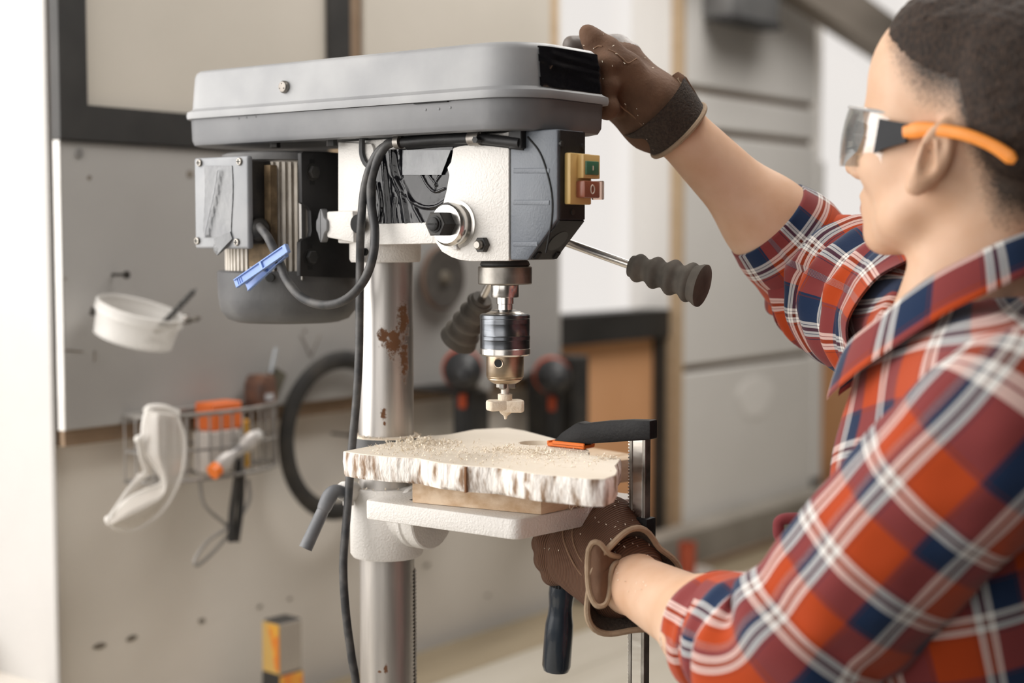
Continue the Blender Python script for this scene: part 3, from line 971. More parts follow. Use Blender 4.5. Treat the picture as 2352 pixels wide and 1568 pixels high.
def blob(center, radii):
    s = _N.new('ShaderNodeVectorMath'); s.operation = 'SUBTRACT'; s.inputs[1].default_value = center
    d = _N.new('ShaderNodeVectorMath'); d.operation = 'DIVIDE'; d.inputs[1].default_value = radii
    l = _N.new('ShaderNodeVectorMath'); l.operation = 'LENGTH'
    _L.new(tc.outputs['Object'], s.inputs[0]); _L.new(s.outputs[0], d.inputs[0]); _L.new(d.outputs[0], l.inputs[0])
    m = _N.new('ShaderNodeMapRange'); m.inputs['From Min'].default_value = 1.15; m.inputs['From Max'].default_value = .2
    m.inputs['To Min'].default_value = 0; m.inputs['To Max'].default_value = 1
    _L.new(l.outputs['Value'], m.inputs[0])
    return m.outputs[0]


def add(a, c):
    m = _N.new('ShaderNodeMath'); m.operation = 'MAXIMUM'
    _L.new(a, m.inputs[0]); _L.new(c, m.inputs[1])
    return m.outputs[0]


def colpt(x, y):
    """point of the column's near surface behind a photo pixel, in the press's own coordinates"""
    q = FW + (x - 1176) / FPX * RV - (y - 784) / FPX * UP
    a = q[0] ** 2 + q[1] ** 2; bb = 2 * (CAM[0] * q[0] + CAM[1] * q[1]); cc = CAM[0] ** 2 + CAM[1] ** 2 - .031 ** 2
    disc = max(bb * bb - 4 * a * cc, 0)
    p = CAM + (-bb - math.sqrt(disc)) / (2 * a) * q
    return tuple(p - np.array([0, 0, BENCH]))


mk = blob(colpt(928, 735), (.014, .014, .034))
for q, rr_ in (((905, 785), (.016, .016, .028)), ((930, 825), (.011, .011, .036)), ((882, 770), (.010, .010, .016)), ((886, 1535), (.004, .004, .008)), ((872, 1542), (.004, .004, .003)), ((883, 973), (.003, .003, .004)), ((880, 950), (.006, .006, .01))):
    mk = add(mk, blob(colpt(*q), rr_))
mu = _N.new('ShaderNodeMath'); mu.operation = 'ADD'; _L.new(mk, mu.inputs[0])
mm_ = _N.new('ShaderNodeMath'); mm_.operation = 'MULTIPLY'; mm_.inputs[1].default_value = 2.2
_L.new(n2.outputs['Fac'], mm_.inputs[0]); _L.new(mm_.outputs[0], mu.inputs[1])
rr = _N.new('ShaderNodeMapRange'); rr.inputs['From Min'].default_value = 1.62; rr.inputs['From Max'].default_value = 1.92
_L.new(mu.outputs[0], rr.inputs[0])
mx = _N.new('ShaderNodeMix'); mx.data_type = 'RGBA'
_L.new(rr.outputs[0], mx.inputs['Factor']); _L.new(r1.outputs[0], mx.inputs['A']); mx.inputs['B'].default_value = (.16, .07, .03, 1)
_L.new(mx.outputs['Result'], b.inputs['Base Color'])
mt = _N.new('ShaderNodeMapRange'); mt.inputs['To Min'].default_value = .92; mt.inputs['To Max'].default_value = .0
_L.new(rr.outputs[0], mt.inputs[0]); _L.new(mt.outputs[0], b.inputs['Metallic'])
mr_ = _N.new('ShaderNodeMapRange'); mr_.inputs['To Min'].default_value = .40; mr_.inputs['To Max'].default_value = .85
_L.new(rr.outputs[0], mr_.inputs[0]); _L.new(mr_.outputs[0], b.inputs['Roughness'])

obj('column', cyl((0, 0, BENCH + .06), (0, 0, 1.60), .0305, 64), colm, dp)
ra = math.atan2(-.80, .60)
rd = np.array([math.cos(ra), math.sin(ra), 0])
rt = np.array([-rd[1], rd[0], 0])
rk = [cyl(rd * .0285 + [0, 0, BENCH + .075], rd * .0285 + [0, 0, 1.185], .0032, 8)]
for z in np.arange(BENCH + .08, 1.185, .0042):
    c0 = rd * .0312 + np.array([0, 0, z])
    v = [c0 + rt * s * .005 + np.array([0, 0, dz]) + rd * o for s in (-1, 1) for dz, o in ((-.0014, 0), (.0014, 0), (0, .0014))]
    rk.append((np.array(v), [[0, 1, 2], [5, 4, 3], [0, 3, 4, 1], [1, 4, 5, 2], [2, 5, 3, 0]]))
obj('rack', join(*rk), STEEL_DK, dp, smooth=False)
z1 = on(0, -.02, 870, 1007)[2]
obj('rack_collar', lathe([(.031, -.03), (.0365, -.029), (.0365, 0), (.031, .001)], 40, Matrix.Translation((0, 0, z1)), caps=False), M('grey_collar', (.085, .088, .092), (.13, .13, .13), 25, .55), dp)
obj('collar_dust', lathe([(.031, .0), (.0365, -.0005), (.036, .0018), (.031, .0028)], 40, Matrix.Translation((0, 0, z1)), caps=False), SAWN, dp)
# neck casting
zn0, zn1 = zc(607) + .001, 1.572
obj('column_neck', lathe([(.031, zn0), (.0375, zn0), (.0393, zn0 + .003), (.0393, zn1), (.030, zn1)], 56), WHITE_CAST, dp)
p = on(0, -.034, 842, 578)
obj('neck_set_screw', cyl((-.044, p[1] - .004, p[2]), (-.030, p[1], p[2]), .0042, 12), DARKHOLE, dp)

# head casting: outline in (y, z), left side
def HP(x, y):
    q = S(x, y)
    return (q[0], q[1])


def arc(c, r, a0, a1, n):
    return [(c[0] + r * math.cos(math.radians(a)), c[1] + r * math.sin(math.radians(a))) for a in np.linspace(a0, a1, n)]


ztop = 1.6572
yr, yf = S(781, 420)[0], S(1175, 460)[0]
zlow = S(1175, 598)[1]
zarm = S(1000, 561)[1]
prof = [(yr, ztop), (yr, S(781, 558)[1])]
prof += [(S(900, 560)[0], zarm), HP(1000, 558), HP(1013, 568), HP(1025, 580), HP(1042, 590), HP(1062, 596), HP(1085, 598.5), (yf, zlow), (yf, ztop)]
head = obj('head_casting', prism(prof, -HW, HW, 0, bev=.0035), WHITE_CAST, dp)
# raised blocks of the casting that stand a little proud of the side
blk = [HP(1046, 340), HP(1041, 372), HP(1032, 385), HP(1037, 402), HP(1030, 440), HP(1022, 470), HP(1010, 505), HP(1005, 556), HP(1020, 578), HP(1042, 590.5), HP(1062, 597), HP(1085, 599.5), (yf + .0005, zlow - .0004), (yf + .0005, ztop)]
obj('head_boss', prism(blk, -HW - .004, -HW + .002, 0, bev=.0012), WHITE_CAST, dp)
obj('lower_rib', prism([HP(868, 514), HP(1004, 510), HP(1010, 559), HP(868, 562)], -HW - .004, -HW + .002, 0, bev=.0014), WHITE_CAST, dp)
rear = [HP(781, 326), HP(858, 330), HP(862, 340), HP(866, 400), HP(868, 561), HP(781, 558)]
obj('rear_boss', prism(rear, -HW - .0035, -HW + .002, 0, bev=.0014), WHITE_CAST, dp)
# black tape over the recess
tp = []
ny, nz = 100, 84
V, F = [], []
CRS = [([(.10, -.05), (.13, .3), (.16, .62), (.20, 1.05)], .022, .0022), ([(.22, -.05), (.26, .30), (.36, .62), (.44, 1.0)], .030, .0026), ([(.30, .40), (.42, .62), (.60, .76), (.80, .78), (1.0, .66)], .022, .0020),
       ([(.36, .42), (.50, .72), (.66, 1.0)], .020, .0018), ([(.62, .36), (.70, .50), (.80, .58), (.92, .54)], .014, .0016), ([(.66, .28), (.74, .40), (.82, .50)], .012, .0013), ([(.86, .36), (.80, .46), (.79, .58)], .012, .0013), ([(.05, .45), (.09, .75), (.06, 1.05)], .016, .0015), ([(.28, .66), (.26, .85), (.30, 1.05)], .014, .0014)]
UW = np.stack(np.meshgrid(np.linspace(0, 1, ny), np.linspace(0, 1, nz), indexing='ij'), -1).reshape(-1, 2)
hgt_ = .0004 * wob(np.column_stack([UW * [1, 1], 0 * UW[:, 0]]), 91, 16, 6) + .00012 * wob(np.column_stack([UW, 0 * UW[:, 0]]), 92, 70, 6)
for pl_, wd_, h_ in CRS:
    cp_ = spline([(*q_, 0) for q_ in pl_], 60)[:, :2]
    dm = np.sqrt(((UW[:, None, :] - cp_[None]) ** 2).sum(2)).min(1)
    hgt_ = hgt_ + h_ * np.exp(-(dm / wd_) ** 2) - .25 * h_ * np.exp(-((dm - 1.8 * wd_) / wd_) ** 2)
for i in range(ny):
    for j in range(nz):
        u, w = i / (ny - 1), j / (nz - 1)
        x_r = 1043 - 8 * w - 14 * max(0, w - .75)
        x = 862 + (x_r - 862) * u
        yt = 345 - 8 * u
        q = S(x, yt + (513 - yt) * w)
        V.append((-HW - .0022 - max(-.0008, hgt_[i * nz + j]), q[0], q[1]))
for i in range(ny - 1):
    for j in range(nz - 1):
        k = i * nz + j
        F.append([k, k + nz, k + nz + 1, k + 1])
V = np.array(V)
obj('tape_patch', (np.vstack([V, V + [.0012, 0, 0]]), F + [[i + len(V) for i in q[::-1]] for q in F]), TAPE, dp, label='glossy wrinkled black tape', sharp=None)
V, F = [], []
for i in range(20):
    for j in range(12):
        u, w = i / 19, j / 11
        q = S(932 + (1000 + 43 - 932) * u - 22 * u * w, 345 + (402 - 345) * w)
        V.append((-HW - .0052 - .0005 * abs(math.sin(40 * u + 7 * w) * math.sin(23 * w + 9 * u)) * (u > .5) - .0003 * math.sin(9 * u), q[0], q[1]))
for i in range(19):
    for j in range(11):
        k = i * 12 + j
        F.append([k, k + 12, k + 13, k + 1])
V = np.array(V)
obj('tape_strip', (np.vstack([V, V + [.0008, 0, 0]]), F + [[i + len(V) for i in q[::-1]] for q in F]), TAPE_G, dp, label='grey sheen tape strip over the black tape', sharp=None)

# front switch housing
y0f = S(1284, 400)[0]
zch = S(1281, 503)[1]
yb_ = S(1216, 597)[0]
X1 = .0095
fp = [(yf - .0004, 1.6570), (yf - .0004, zlow + .0005), (yb_, zlow + .0005), (y0f, zch), (y0f, 1.6570)]
fc = obj('front_cover', prism(fp, -HW - .003, X1, 0, bev=.002), BLUE_BLACK, dp, label='blue black front cover')
obj('cover_face', prism([(y0f - .0012, zch), (y0f - .0012, 1.6563), (y0f + .002, 1.6563), (y0f + .002, zch)], -HW, X1 - .002, 0), BLACK_PL, fc, smooth=False)
cn = np.array([0, -(zch - zlow), (yb_ - y0f)])
cn = np.array([0, -(zch - (zlow)), -(yb_ - y0f)]); cn /= np.linalg.norm(cn)
mid = np.array([-.013, (y0f + yb_) / 2, (zch + zlow) / 2])
obj('chamfer_face', (lambda P: (np.array(P), [[0, 1, 2, 3], [7, 6, 5, 4], [0, 4, 5, 1], [1, 5, 6, 2], [2, 6, 7, 3], [3, 7, 4, 0]]))(
    [np.array([xx, yy, zz]) + cn * o for o in (.001, -.002) for (xx, yy, zz) in ((-HW + .0005, y0f, zch - .001), (X1 - .002, y0f, zch - .001), (X1 - .002, yb_ - .001, zlow + .002), (-HW + .0005, yb_ - .001, zlow + .002))]), BLACK_PL, fc, smooth=False)
obj('round_plug', cyl(mid - cn * .001, mid + cn * .0016, .0125, 28), M('plug_black', (.012, .012, .013), rough=.4), fc)
for s in (-1, 1):
    mq = np.array([-.013 + s * .016, yb_ - (yb_ - y0f) * .14, zlow + (zch - zlow) * .14])
    obj('slot', xf(box(-.003, .003, -.004, .004, -.0006, .0012), basis(mq + cn * .0008, cn, (1, 0, 0))), DARKHOLE, fc, smooth=False)
arcp = [S(x, y, -HW - .0032) for x, y in ((1212, 314), (1240, 350), (1258, 400), (1268, 450), (1268, 500), (1258, 560), (1254, 580))]
P = spline([(-HW - .0032, q[0], q[1]) for q in arcp], 50)
obj('seam_groove', tube(P, .0011, 6), DARKHOLE, fc)
for yy in (392, 465, 560):
    q0, q1 = S(1180, yy, -HW - .003), S(1262 if yy < 520 else 1235, yy, -HW - .003)
    obj('shallow_rib', tube([(-HW - .0025, q0[0], q0[1]), (-HW - .0025, q1[0], q1[1])], .003, 8, flat=.45), BLUE_BLACK, fc)
for (xx, yy) in ((1288, 330), (1337, 336), (1314, 487)):
    p = on(1, y0f - .001, xx, yy)
    obj('screw', cyl((p[0], y0f - .0028, p[2]), (p[0], y0f, p[2]), .0027, 12), BLACK_DUSTY, fc)
# switch
sx0, sx1 = on(1, y0f, 1294, 400)[0], on(1, y0f, 1343, 400)[0]
sz1, sz0 = on(1, y0f, 1294, 351)[2], on(1, y0f, 1294, 469)[2]
sw = obj('switch', box(sx0, sx1, y0f - .0085, y0f - .001, sz0, sz1, .0015, 2), YELLOW, dp, label='yellow push switch')
sm_ = sz0 + (sz1 - sz0) * .49
obj('surround', box(sx0 + .012, sx1 + .0045, y0f - .0155, y0f - .007, sm_ + .001, sz1 - .001, .001, 2), YELLOW, sw)
gx0, gx1 = sx0 + .015, sx1 + .0005
obj('start_button', box(gx0, gx1, y0f - .0172, y0f - .012, sm_ + .0045, sz1 - .0075, .001, 2), GREEN, sw, label='green start button')
obj('start_mark', box((gx0 + gx1) / 2 - .0008, (gx0 + gx1) / 2 + .0008, y0f - .0176, y0f - .0168, sm_ + .009, sz1 - .012), PALE_MARK, sw, smooth=False)
obj('stop_button', box(sx0 + .010, sx1 + .0005, y0f - .0185, y0f - .007, sz0 + .0065, sm_ - .0015, .0015, 2), REDB, sw, label='red stop button')
obj('stop_mark', ring_torus(((sx0 + sx1) / 2 + .005, y0f - .0187, (sz0 + sm_) / 2 + .0025), (0, 1, 0), .0042, .0006, 28, 6, sx=.75), PALE_MARK, sw)
obj('stop_guard', box(sx1 + .0012, sx1 + .005, y0f - .0205, y0f - .007, sz0 + .005, sm_ - .001, .0008, 1), CLEARP, sw)

# return spring cap on the left
yc_, zc_ = S(1056, 515, -HW)
spm = basis((-HW - .002, yc_, zc_), (-1, 0, 0))
obj('spring_cap', lathe([(.0245, 0), (.0245, .004), (.0215, .005), (.0215, .010), (.0222, .0115), (.0222, .0165), (.0195, .0205), (.010, .0215)], 48, spm), CHROME, dp)
obj('spring_cap_lug', xf(box(-.003, .003, .019, .0265, 0, .006, .001, 1), basis((-HW - .002, yc_, zc_), (-1, 0, 0), (0, 1, 0))), WHITE_CAST, dp)
obj('spring_nut', hexnut((-HW - .0225, yc_, zc_), (-HW - .0395, yc_, zc_), .0135), BLACK_DUSTY, dp)
e = np.array([-HW - .0395, yc_, zc_])
obj('spring_stud', lathe([(.0085, 0), (.0085, .0012), (.0068, .0016), (.0068, .0036), (.0055, .0044)], 24, basis(e, (-1, 0, 0))), BLACK_PL, dp)
obj('stud_slot', box(-HW - .0446, -HW - .0437, yc_ - .0055, yc_ + .0055, zc_ - .0008, zc_ + .0008), DARKHOLE, dp, smooth=False)
yq, zq = S(1117, 562)
obj('quill_lock_nut', hexnut((-HW - .004, yq, zq), (-HW - .0105, yq, zq), .0083), BLACK_DUSTY, dp)
obj('quill_lock_screw', lathe([(.0048, 0), (.0048, .004), (.0035, .0055)], 16, basis((-HW - .0105, yq, zq), (-1, 0, 0))), STEEL_DK, dp)

# quill, spindle, chuck, cutter
sp = lambda *pr: lathe([(r, zc(y)) for r, y in pr], 56, Matrix.Translation((0, SY, 0)))
q = .000452
obj('quill_seat', sp((51 * q, 597), (55 * q, 601), (57 * q, 606), (57 * q, 609), (53 * q, 612)), BLACK_DUSTY, dp)
obj('quill_collar', sp((60 * q, 611.5), (62 * q, 614), (62 * q, 650), (60 * q, 652.5), (30 * q, 653)), STEEL_DK, dp)
obj('spindle', sp((30 * q, 652.5), (32 * q, 655), (32 * q, 680), (31 * q, 682.5), (20 * q, 683), (20 * q, 697), (17.5 * q, 698), (17.5 * q, 712)), CHROME, dp)
ck = obj('chuck', sp((26 * q, 711), (44 * q, 719.5), (55 * q, 720.5), (57.5 * q, 723), (58 * q, 730), (57 * q, 731), (57.6 * q, 733), (57 * q, 735), (57.6 * q, 737), (57 * q, 739), (57.6 * q, 741), (57.2 * q, 743), (57.2 * q, 768), (58 * q, 770), (57.4 * q, 772), (58 * q, 774), (57.4 * q, 776), (58 * q, 778), (57.4 * q, 780), (57.2 * q, 781), (57.2 * q, 799)), CHUCK_BLK, dp, label='blued steel key chuck')
obj('chuck_cap', sp((24 * q, 710.5), (43 * q, 718.5), (45 * q, 719.8), (24 * q, 720)), CHROME, ck)
obj('chuck_ring', sp((57 * q, 798.5), (58.2 * q, 800), (58.2 * q, 812), (55 * q, 815.5), (43 * q, 816)), CHROME, ck)
obj('chuck_nose', sp((43 * q, 815.5), (43 * q, 862), (42 * q, 863.5), (43 * q, 865), (40 * q, 868), (40.5 * q, 870), (32 * q, 877), (26 * q, 880), (12 * q, 880.5)), BRONZE, ck)
hx_ = on(1, SY, 1138, 831)
ang = math.atan2(-.63, -.62)
kd = np.array([math.cos(math.radians(198)), math.sin(math.radians(198)), 0])
kp = np.array([0, SY, zc(831)]) + kd * (43 * q)
obj('key_hole', cyl(kp - kd * .004, kp + kd * .0006, .0042, 20), DARKHOLE, ck)
obj('key_hole_rim', ring_torus(kp + kd * .0003, kd, .0046, .0006, 28, 6), BRONZE, ck)
for k in range(3):
    a = math.radians(200 + 120 * k)
    c = np.array([.0072 * math.cos(a), SY + .0072 * math.sin(a), zc(880)])
    obj('chuck_jaw', xf(box(-.005, .004, -.003, .003, -.0055, .003, .001, 1), Matrix.Translation(c) @ Matrix.Rotation(a, 4, 'Z')), STEEL_DK, ck)
ct = obj('cutter_shank', sp((9.5 * q, 878), (9.5 * q, 904), (12 * q, 905)), M('dusty_steel', (.60, .55, .48), (.78, .72, .64), 70, .5, .4, stretch=(1, 1, .4)), dp)
ct2 = obj('cutter_hub', sp((14 * q, 904), (16.5 * q, 905), (16.5 * q, 916), (15 * q, 922), (8 * q, 926)), SAWN, dp)
zt0, zt1 = zc(918.5), zc(946)
hp = []
Rc = 44 * q
for side in (0, 1):
    a0 = math.radians(-42 + 180 * side)
    pts = [(.002, .0)] + [(Rc * math.cos(t), Rc * math.sin(t)) for t in np.linspace(-.62, .62, 10)] + [(-.003, .0075)]
    ca, sa = math.cos(a0), math.sin(a0)
    pts = [(0 + ca * x - sa * y, SY + sa * x + ca * y) for x, y in [(-.004, -.0085)] + pts[1:-1] + [(-.004, .0085)]]
    hp.append(prism(pts, zt1 + (.002 if side else 0), zt0, 2, bev=.002))
obj('cutter_head', join(*hp), SAWN, dp, label='wide flat bit caked in sawdust')
obj('cutter_point', lathe([(.0075, zt1 + .003), (.006, zt1 - .001), (.0022, zt1 - .004), (.0012, zt1 - .0075)], 12, Matrix.Translation((.001, SY, 0))), SAWN, dp)

# feed handles
hubp = np.array([HW + .03, yc_, zc_])
fh = obj('feed_hub', join(cyl((HW - .002, yc_, zc_), (HW + .045, yc_, zc_), .021, 28, bev=.002), cyl((HW - .002, yc_, zc_), (HW + .012, yc_, zc_), .028, 28, bev=.002)), BLACK_PL, dp)


def grip(a, b, s=1.0):
    m_ = basis(a, np.asarray(b) - a)
    Ln = np.linalg.norm(np.asarray(b) - a)
    pr = [(.006, -.0005), (.0105, 0), (.0115, .004)]
    for t in np.linspace(.06, .86, 40):
        r = .0115 + .0070 * t + (.0019 + .0006 * t) * math.cos(2 * math.pi * (t - .10) / .235)
        pr.append((r, t * Ln))
    pr += [(.0185, .90 * Ln), (.0205, .95 * Ln), (.0208, .985 * Ln), (.018, 1.0 * Ln), (.008, 1.012 * Ln), (.002, 1.014 * Ln)]
    return lathe([(r * s, z) for r, z in pr], 32, m_)


for (ga_, gb_) in (((1450, 611), (1616, 657)), ((1108, 685), (1052, 782)), (None, None)):
    if ga_ is None:
        a_ = hubp + np.array([.02, .25, .97]) * .085
        b_ = hubp + np.array([.04, .25, .97]) * .17
    else:
        X_ = .100
        a_, b_ = on(0, X_, *ga_), on(0, X_ + .012, *gb_)
    rod = obj('feed_rod', cyl(hubp + (a_ - hubp) * .05, a_ + (b_ - a_) * .1, .0046, 16), CHROME, fh)
    obj('feed_grip', grip(a_, b_, 1.08 if ga_ else .8), GRIPR, fh, label='ribbed black rubber grip')

# belt cover
W0 = .0765
zl0, zl1, ztp = 1.6875, 1.6955, 1.7435
yfc, yrc = -.2505, .2515
n_ = 9


def rr3(hx, y0, y1, rf, rb, z):
    return [(p[0], p[1], z) for p in rrect(hx, y0, y1, rf, rb, n_)]


RF = .056
RR_ = .017
RFt = lambda d: (RF - d, max(.006, RR_ - d * .35))
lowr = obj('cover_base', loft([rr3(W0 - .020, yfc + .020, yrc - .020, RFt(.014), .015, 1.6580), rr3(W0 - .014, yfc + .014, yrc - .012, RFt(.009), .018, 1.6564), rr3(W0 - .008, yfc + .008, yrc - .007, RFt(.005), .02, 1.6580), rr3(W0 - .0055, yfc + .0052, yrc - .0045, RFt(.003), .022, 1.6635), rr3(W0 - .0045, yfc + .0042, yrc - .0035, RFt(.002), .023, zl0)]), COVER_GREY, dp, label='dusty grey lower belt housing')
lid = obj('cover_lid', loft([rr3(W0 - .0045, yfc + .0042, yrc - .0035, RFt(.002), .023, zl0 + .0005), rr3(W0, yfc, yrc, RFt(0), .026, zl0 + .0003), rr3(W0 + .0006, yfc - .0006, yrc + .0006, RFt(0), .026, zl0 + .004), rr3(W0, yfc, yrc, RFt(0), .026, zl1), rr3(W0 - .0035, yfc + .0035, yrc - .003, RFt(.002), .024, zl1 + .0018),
                                    rr3(W0 - .0055, yfc + .0055, yrc - .0045, RFt(.003), .024, zl1 + .004), rr3(W0 - .0085, yfc + .009, yrc - .0058, RFt(.004), .024, ztp - .008), rr3(W0 - .0095, yfc + .0105, yrc - .0072, RFt(.005), .024, ztp - .004), rr3(W0 - .0125, yfc + .0135, yrc - .0105, RFt(.007), .022, ztp - .001), rr3(W0 - .018, yfc + .02, yrc - .02, RFt(.011), .02, ztp), rr3(W0 - .05, yfc + .06, yrc - .06, .015, .01, ztp + .0006)]), COVER_LID, dp, label='dusty grey belt cover lid')
p = on(0, -W0 + .0075, 656, 200)
lk = obj('lid_knob', lathe([(.0035, -.002), (.0062, -.001), (.0068, .001), (.0068, .0035), (.0055, .0055), (.003, .0062), (.001, .0058)], 20, basis(p, (-1, 0, 0))), CLIP, lid)
for a_ in (90, 210, 330):
    h_ = p + np.array([-.0058, .0034 * math.cos(math.radians(a_)), .0034 * math.sin(math.radians(a_))])
    obj('knob_hole', cyl(h_, h_ + [-.0004, 0, 0], .0007, 8), DARKHOLE, lid)
for (x, y) in ((560, 263), (990, 234)):
    p = on(0, -W0 + .003, x, y)
    obj('vent_slot', box(-W0 + .0015, -W0 + .006, p[1] - .022, p[1] + .022, p[2] - .0012, p[2] + .0012), DARKHOLE, lowr, smooth=False)
for (x, y) in ((548, 272), (566, 270), (587, 268), (977, 252), (1008, 250), (1034, 247)):
    p = on(0, -W0 + .0045, x, y)
    obj('pimple', lathe([(.0015, -.0005), (.0013, .0005), (.0004, .0008)], 8, basis((-W0 + .0048, p[1], p[2]), (-1, 0, 0))), COVER_GREY, lowr)
# tape around the front right of the lid
V, F = [], []
hx, yq0 = W0 - .0070, yfc + .0072
nv = 16
R_ = RF - .004
Q_ = RR_ - .0014
path = []
for a_ in np.linspace(math.radians(66), math.pi / 2, 14):
    path.append((-hx + R_ - R_ * math.cos(a_), yq0 + R_ - R_ * math.sin(a_), -math.cos(a_), -math.sin(a_)))
for x in np.linspace(-hx + R_, hx - Q_, 24)[1:-1]:
    path.append((x, yq0, 0, -1))
for a_ in np.linspace(math.pi / 2, 0, 24):
    path.append((hx - Q_ + Q_ * math.cos(a_), yq0 + Q_ - Q_ * math.sin(a_), math.cos(a_), -math.sin(a_)))
for y in np.linspace(yq0 + Q_, yq0 + Q_ + .03, 6)[1:]:
    path.append((hx, y, 1, 0))
for i, (x, y, nx, ny_) in enumerate(path):
    u = i / (len(path) - 1)
    for j in range(nv):
        w = j / (nv - 1)
        z = zl1 + .0035 + (ztp - .0045 - zl1 - .0035) * w
        inset = .0032 - .0048 * w
        bumpy = .0007 * max(0, math.sin(9 * u + 11 * w)) + .0016 * math.exp(-((w - .80 + .35 * (u - .2)) / .05) ** 2) * (.15 < u < .75) + .0015 * math.exp(-((w - .56 + .12 * u) / .05) ** 2) * (.12 < u < .8) + .0010 * math.exp(-((u - .22 - .05 * w) / .02) ** 2) * (w < .5)
        V.append((x + nx * (inset + bumpy), y + ny_ * (inset + bumpy), z))
m_ = len(path)
for i in range(m_ - 1):
    for j in range(nv - 1):
        k = i * nv + j
        F.append([k, k + nv, k + nv + 1, k + 1])
V = np.array(V)
Vi = V * [.985, .995, 1] + [0, .0004, 0]
obj('tape_patch', (np.vstack([V, Vi]), F + [[i + len(V) for i in q_[::-1]] for q_ in F]), TAPE, lid, label='glossy black tape over the front corner of the lid', sharp=None)

# things under the cover
P = [on(0, -.044, x, y) for x, y in ((925, 327), (1000, 321), (1090, 318), (1140, 322), (1195, 328))]
obj('conduit', join(tube(spline(P, 24), .0052, 12), tube(spline([p_ + [.008, 0, -.0035] for p_ in P], 24), .0045, 10)), BLACK_PL, dp)
for (x, y, w_) in ((916, 326, .007), (1092, 318, .014)):
    p = on(0, -.044, x, y)
    obj('pipe_clip', cyl(p + [0, w_ * .5, 0], p - [0, w_ * .5, 0], .0072, 16), CLIP, dp)
    obj('clip_tab', box(p[0] - .002, p[0] + .004, p[1] - w_ * .6, p[1] + w_ * .6, p[2] + .004, 1.6575), CLIP, dp, smooth=False)
p = on(0, -.045, 1106, 322)
obj('clip_screw', cyl(p + [-.011, 0, 0], p, .0035, 6), BLACK_DUSTY, dp)
p = on(0, -.045, 1195, 338)
obj('conduit_bracket', box(-.046, -.036, p[1] - .002, p[1] + .014, p[2] - .001, 1.6575, .001, 1), BLACK_PL, dp)
for (x, y) in ((632, 331), (762, 328)):
    p = on(0, -.05, x, y)
    obj('cover_bolt', hexnut((-.05, p[1], p[2] - .004), (-.05, p[1], 1.658), .006), BLACK_DUSTY, dp)
# small grommet cable
P = spline([on(0, -.041, x, y) for x, y in ((832, 316), (831, 335), (832, 355), (838, 372), (846, 382))], 24)
obj('short_cable', tube(P, .0032, 8), CABLE, dp)
obj('grommet', cyl(on(0, -.041, 832, 313), on(0, -.041, 832, 319), .007, 14), BLACK_PL, dp)

# ---- motor
MY = .152
mt_ = obj('motor_body', lathe([(.060, 1.500), (.066, 1.502), (.066, 1.640), (.060, 1.642)], 48, Matrix.Translation((0, MY, 0))), CREAM, dp, label='cream finned motor body')
zf0, zf1 = on(0, -.06, 660, 366)[2], on(0, -.06, 660, 344)[2]
obj('top_flange', lathe([(.064, zf0), (.074, zf0 + .001), (.074, zf1 - .002), (.070, zf1), (.03, zf1 + .001)], 48, Matrix.Translation((0, MY, 0))), MOTOR_GREY, mt_)
ze0, ze1 = on(0, -.07, 660, 749)[2], on(0, -.07, 600, 623)[2]
bell = []
for r, z in ((.030, ze0 + .0005), (.058, ze0), (.069, ze0 + .004), (.077, ze0 + .014), (.0805, ze0 + .030), (.0812, ze1 - .002), (.079, ze1)):
    bell.append([(r * (1 + .012 * math.cos(8 * a) * (z < ze0 + .025)) * math.cos(a), MY + r * (1 + .012 * math.cos(8 * a) * (z < ze0 + .025)) * math.sin(a), z) for a in np.linspace(0, 2 * math.pi, 64, endpoint=False)])
obj('end_bell', loft(bell), MOTOR_GREY, mt_, label='grey motor end bell')
pbx = on(0, -.075, 600, 637)
obj('bell_screw', cyl((-.072, MY - .045, pbx[2]), (-.064, MY - .040, pbx[2]), .005, 14), BLACK_DUSTY, mt_)
for k in range(30):
    a = math.radians(150 + k * 5.2)
    if 195 < math.degrees(a) < 225:
        pass
    c = np.array([math.cos(a), math.sin(a), 0])
    t2 = np.array([-c[1], c[0], 0])
    v = [np.array([0, MY, 0]) + c * rr_ + t2 * s * .0016 + np.array([0, 0, z]) for z in (1.507, zf0 - .002) for rr_, s in ((.064, -1), (.073, -1), (.073, 1), (.064, 1))]
    obj('fin', (np.array(v), [[0, 1, 2, 3], [7, 6, 5, 4], [0, 4, 5, 1], [1, 5, 6, 2], [2, 6, 7, 3], [3, 7, 4, 0]]), CREAM, mt_, smooth=False)
p1, p2 = on(1, .10, 648, 370), on(1, .10, 692, 620)
A_, B_ = on(1, .145, 634, 500), on(1, .100, 668, 500)
obj('cream_strip', prism([(A_[0], A_[1]), (B_[0], B_[1]), (B_[0] + .03, B_[1] + .03), (A_[0] + .04, A_[1])], 1.505, zf0 - .004, 2, bev=.0015), CREAM, mt_)
A_, B_ = on(1, .115, 676, 500), on(1, .082, 692, 500)
obj('cream_strip', prism([(A_[0], A_[1]), (B_[0], B_[1]), (B_[0] + .02, B_[1] + .01), (A_[0] + .03, A_[1])], 1.505, zf0 - .004, 2, bev=.001), M('pale_strip', (.80, .78, .75), (.86, .84, .81), 20, .6), mt_)
obj('brown_strip', box(on(1, .104, 622, 500)[0], on(1, .104, 637, 500)[0], .104, .14, 1.520, zf0 - .006), M('rusty_dark', (.07, .045, .02), (.22, .15, .08), 50, .8), mt_, smooth=False)
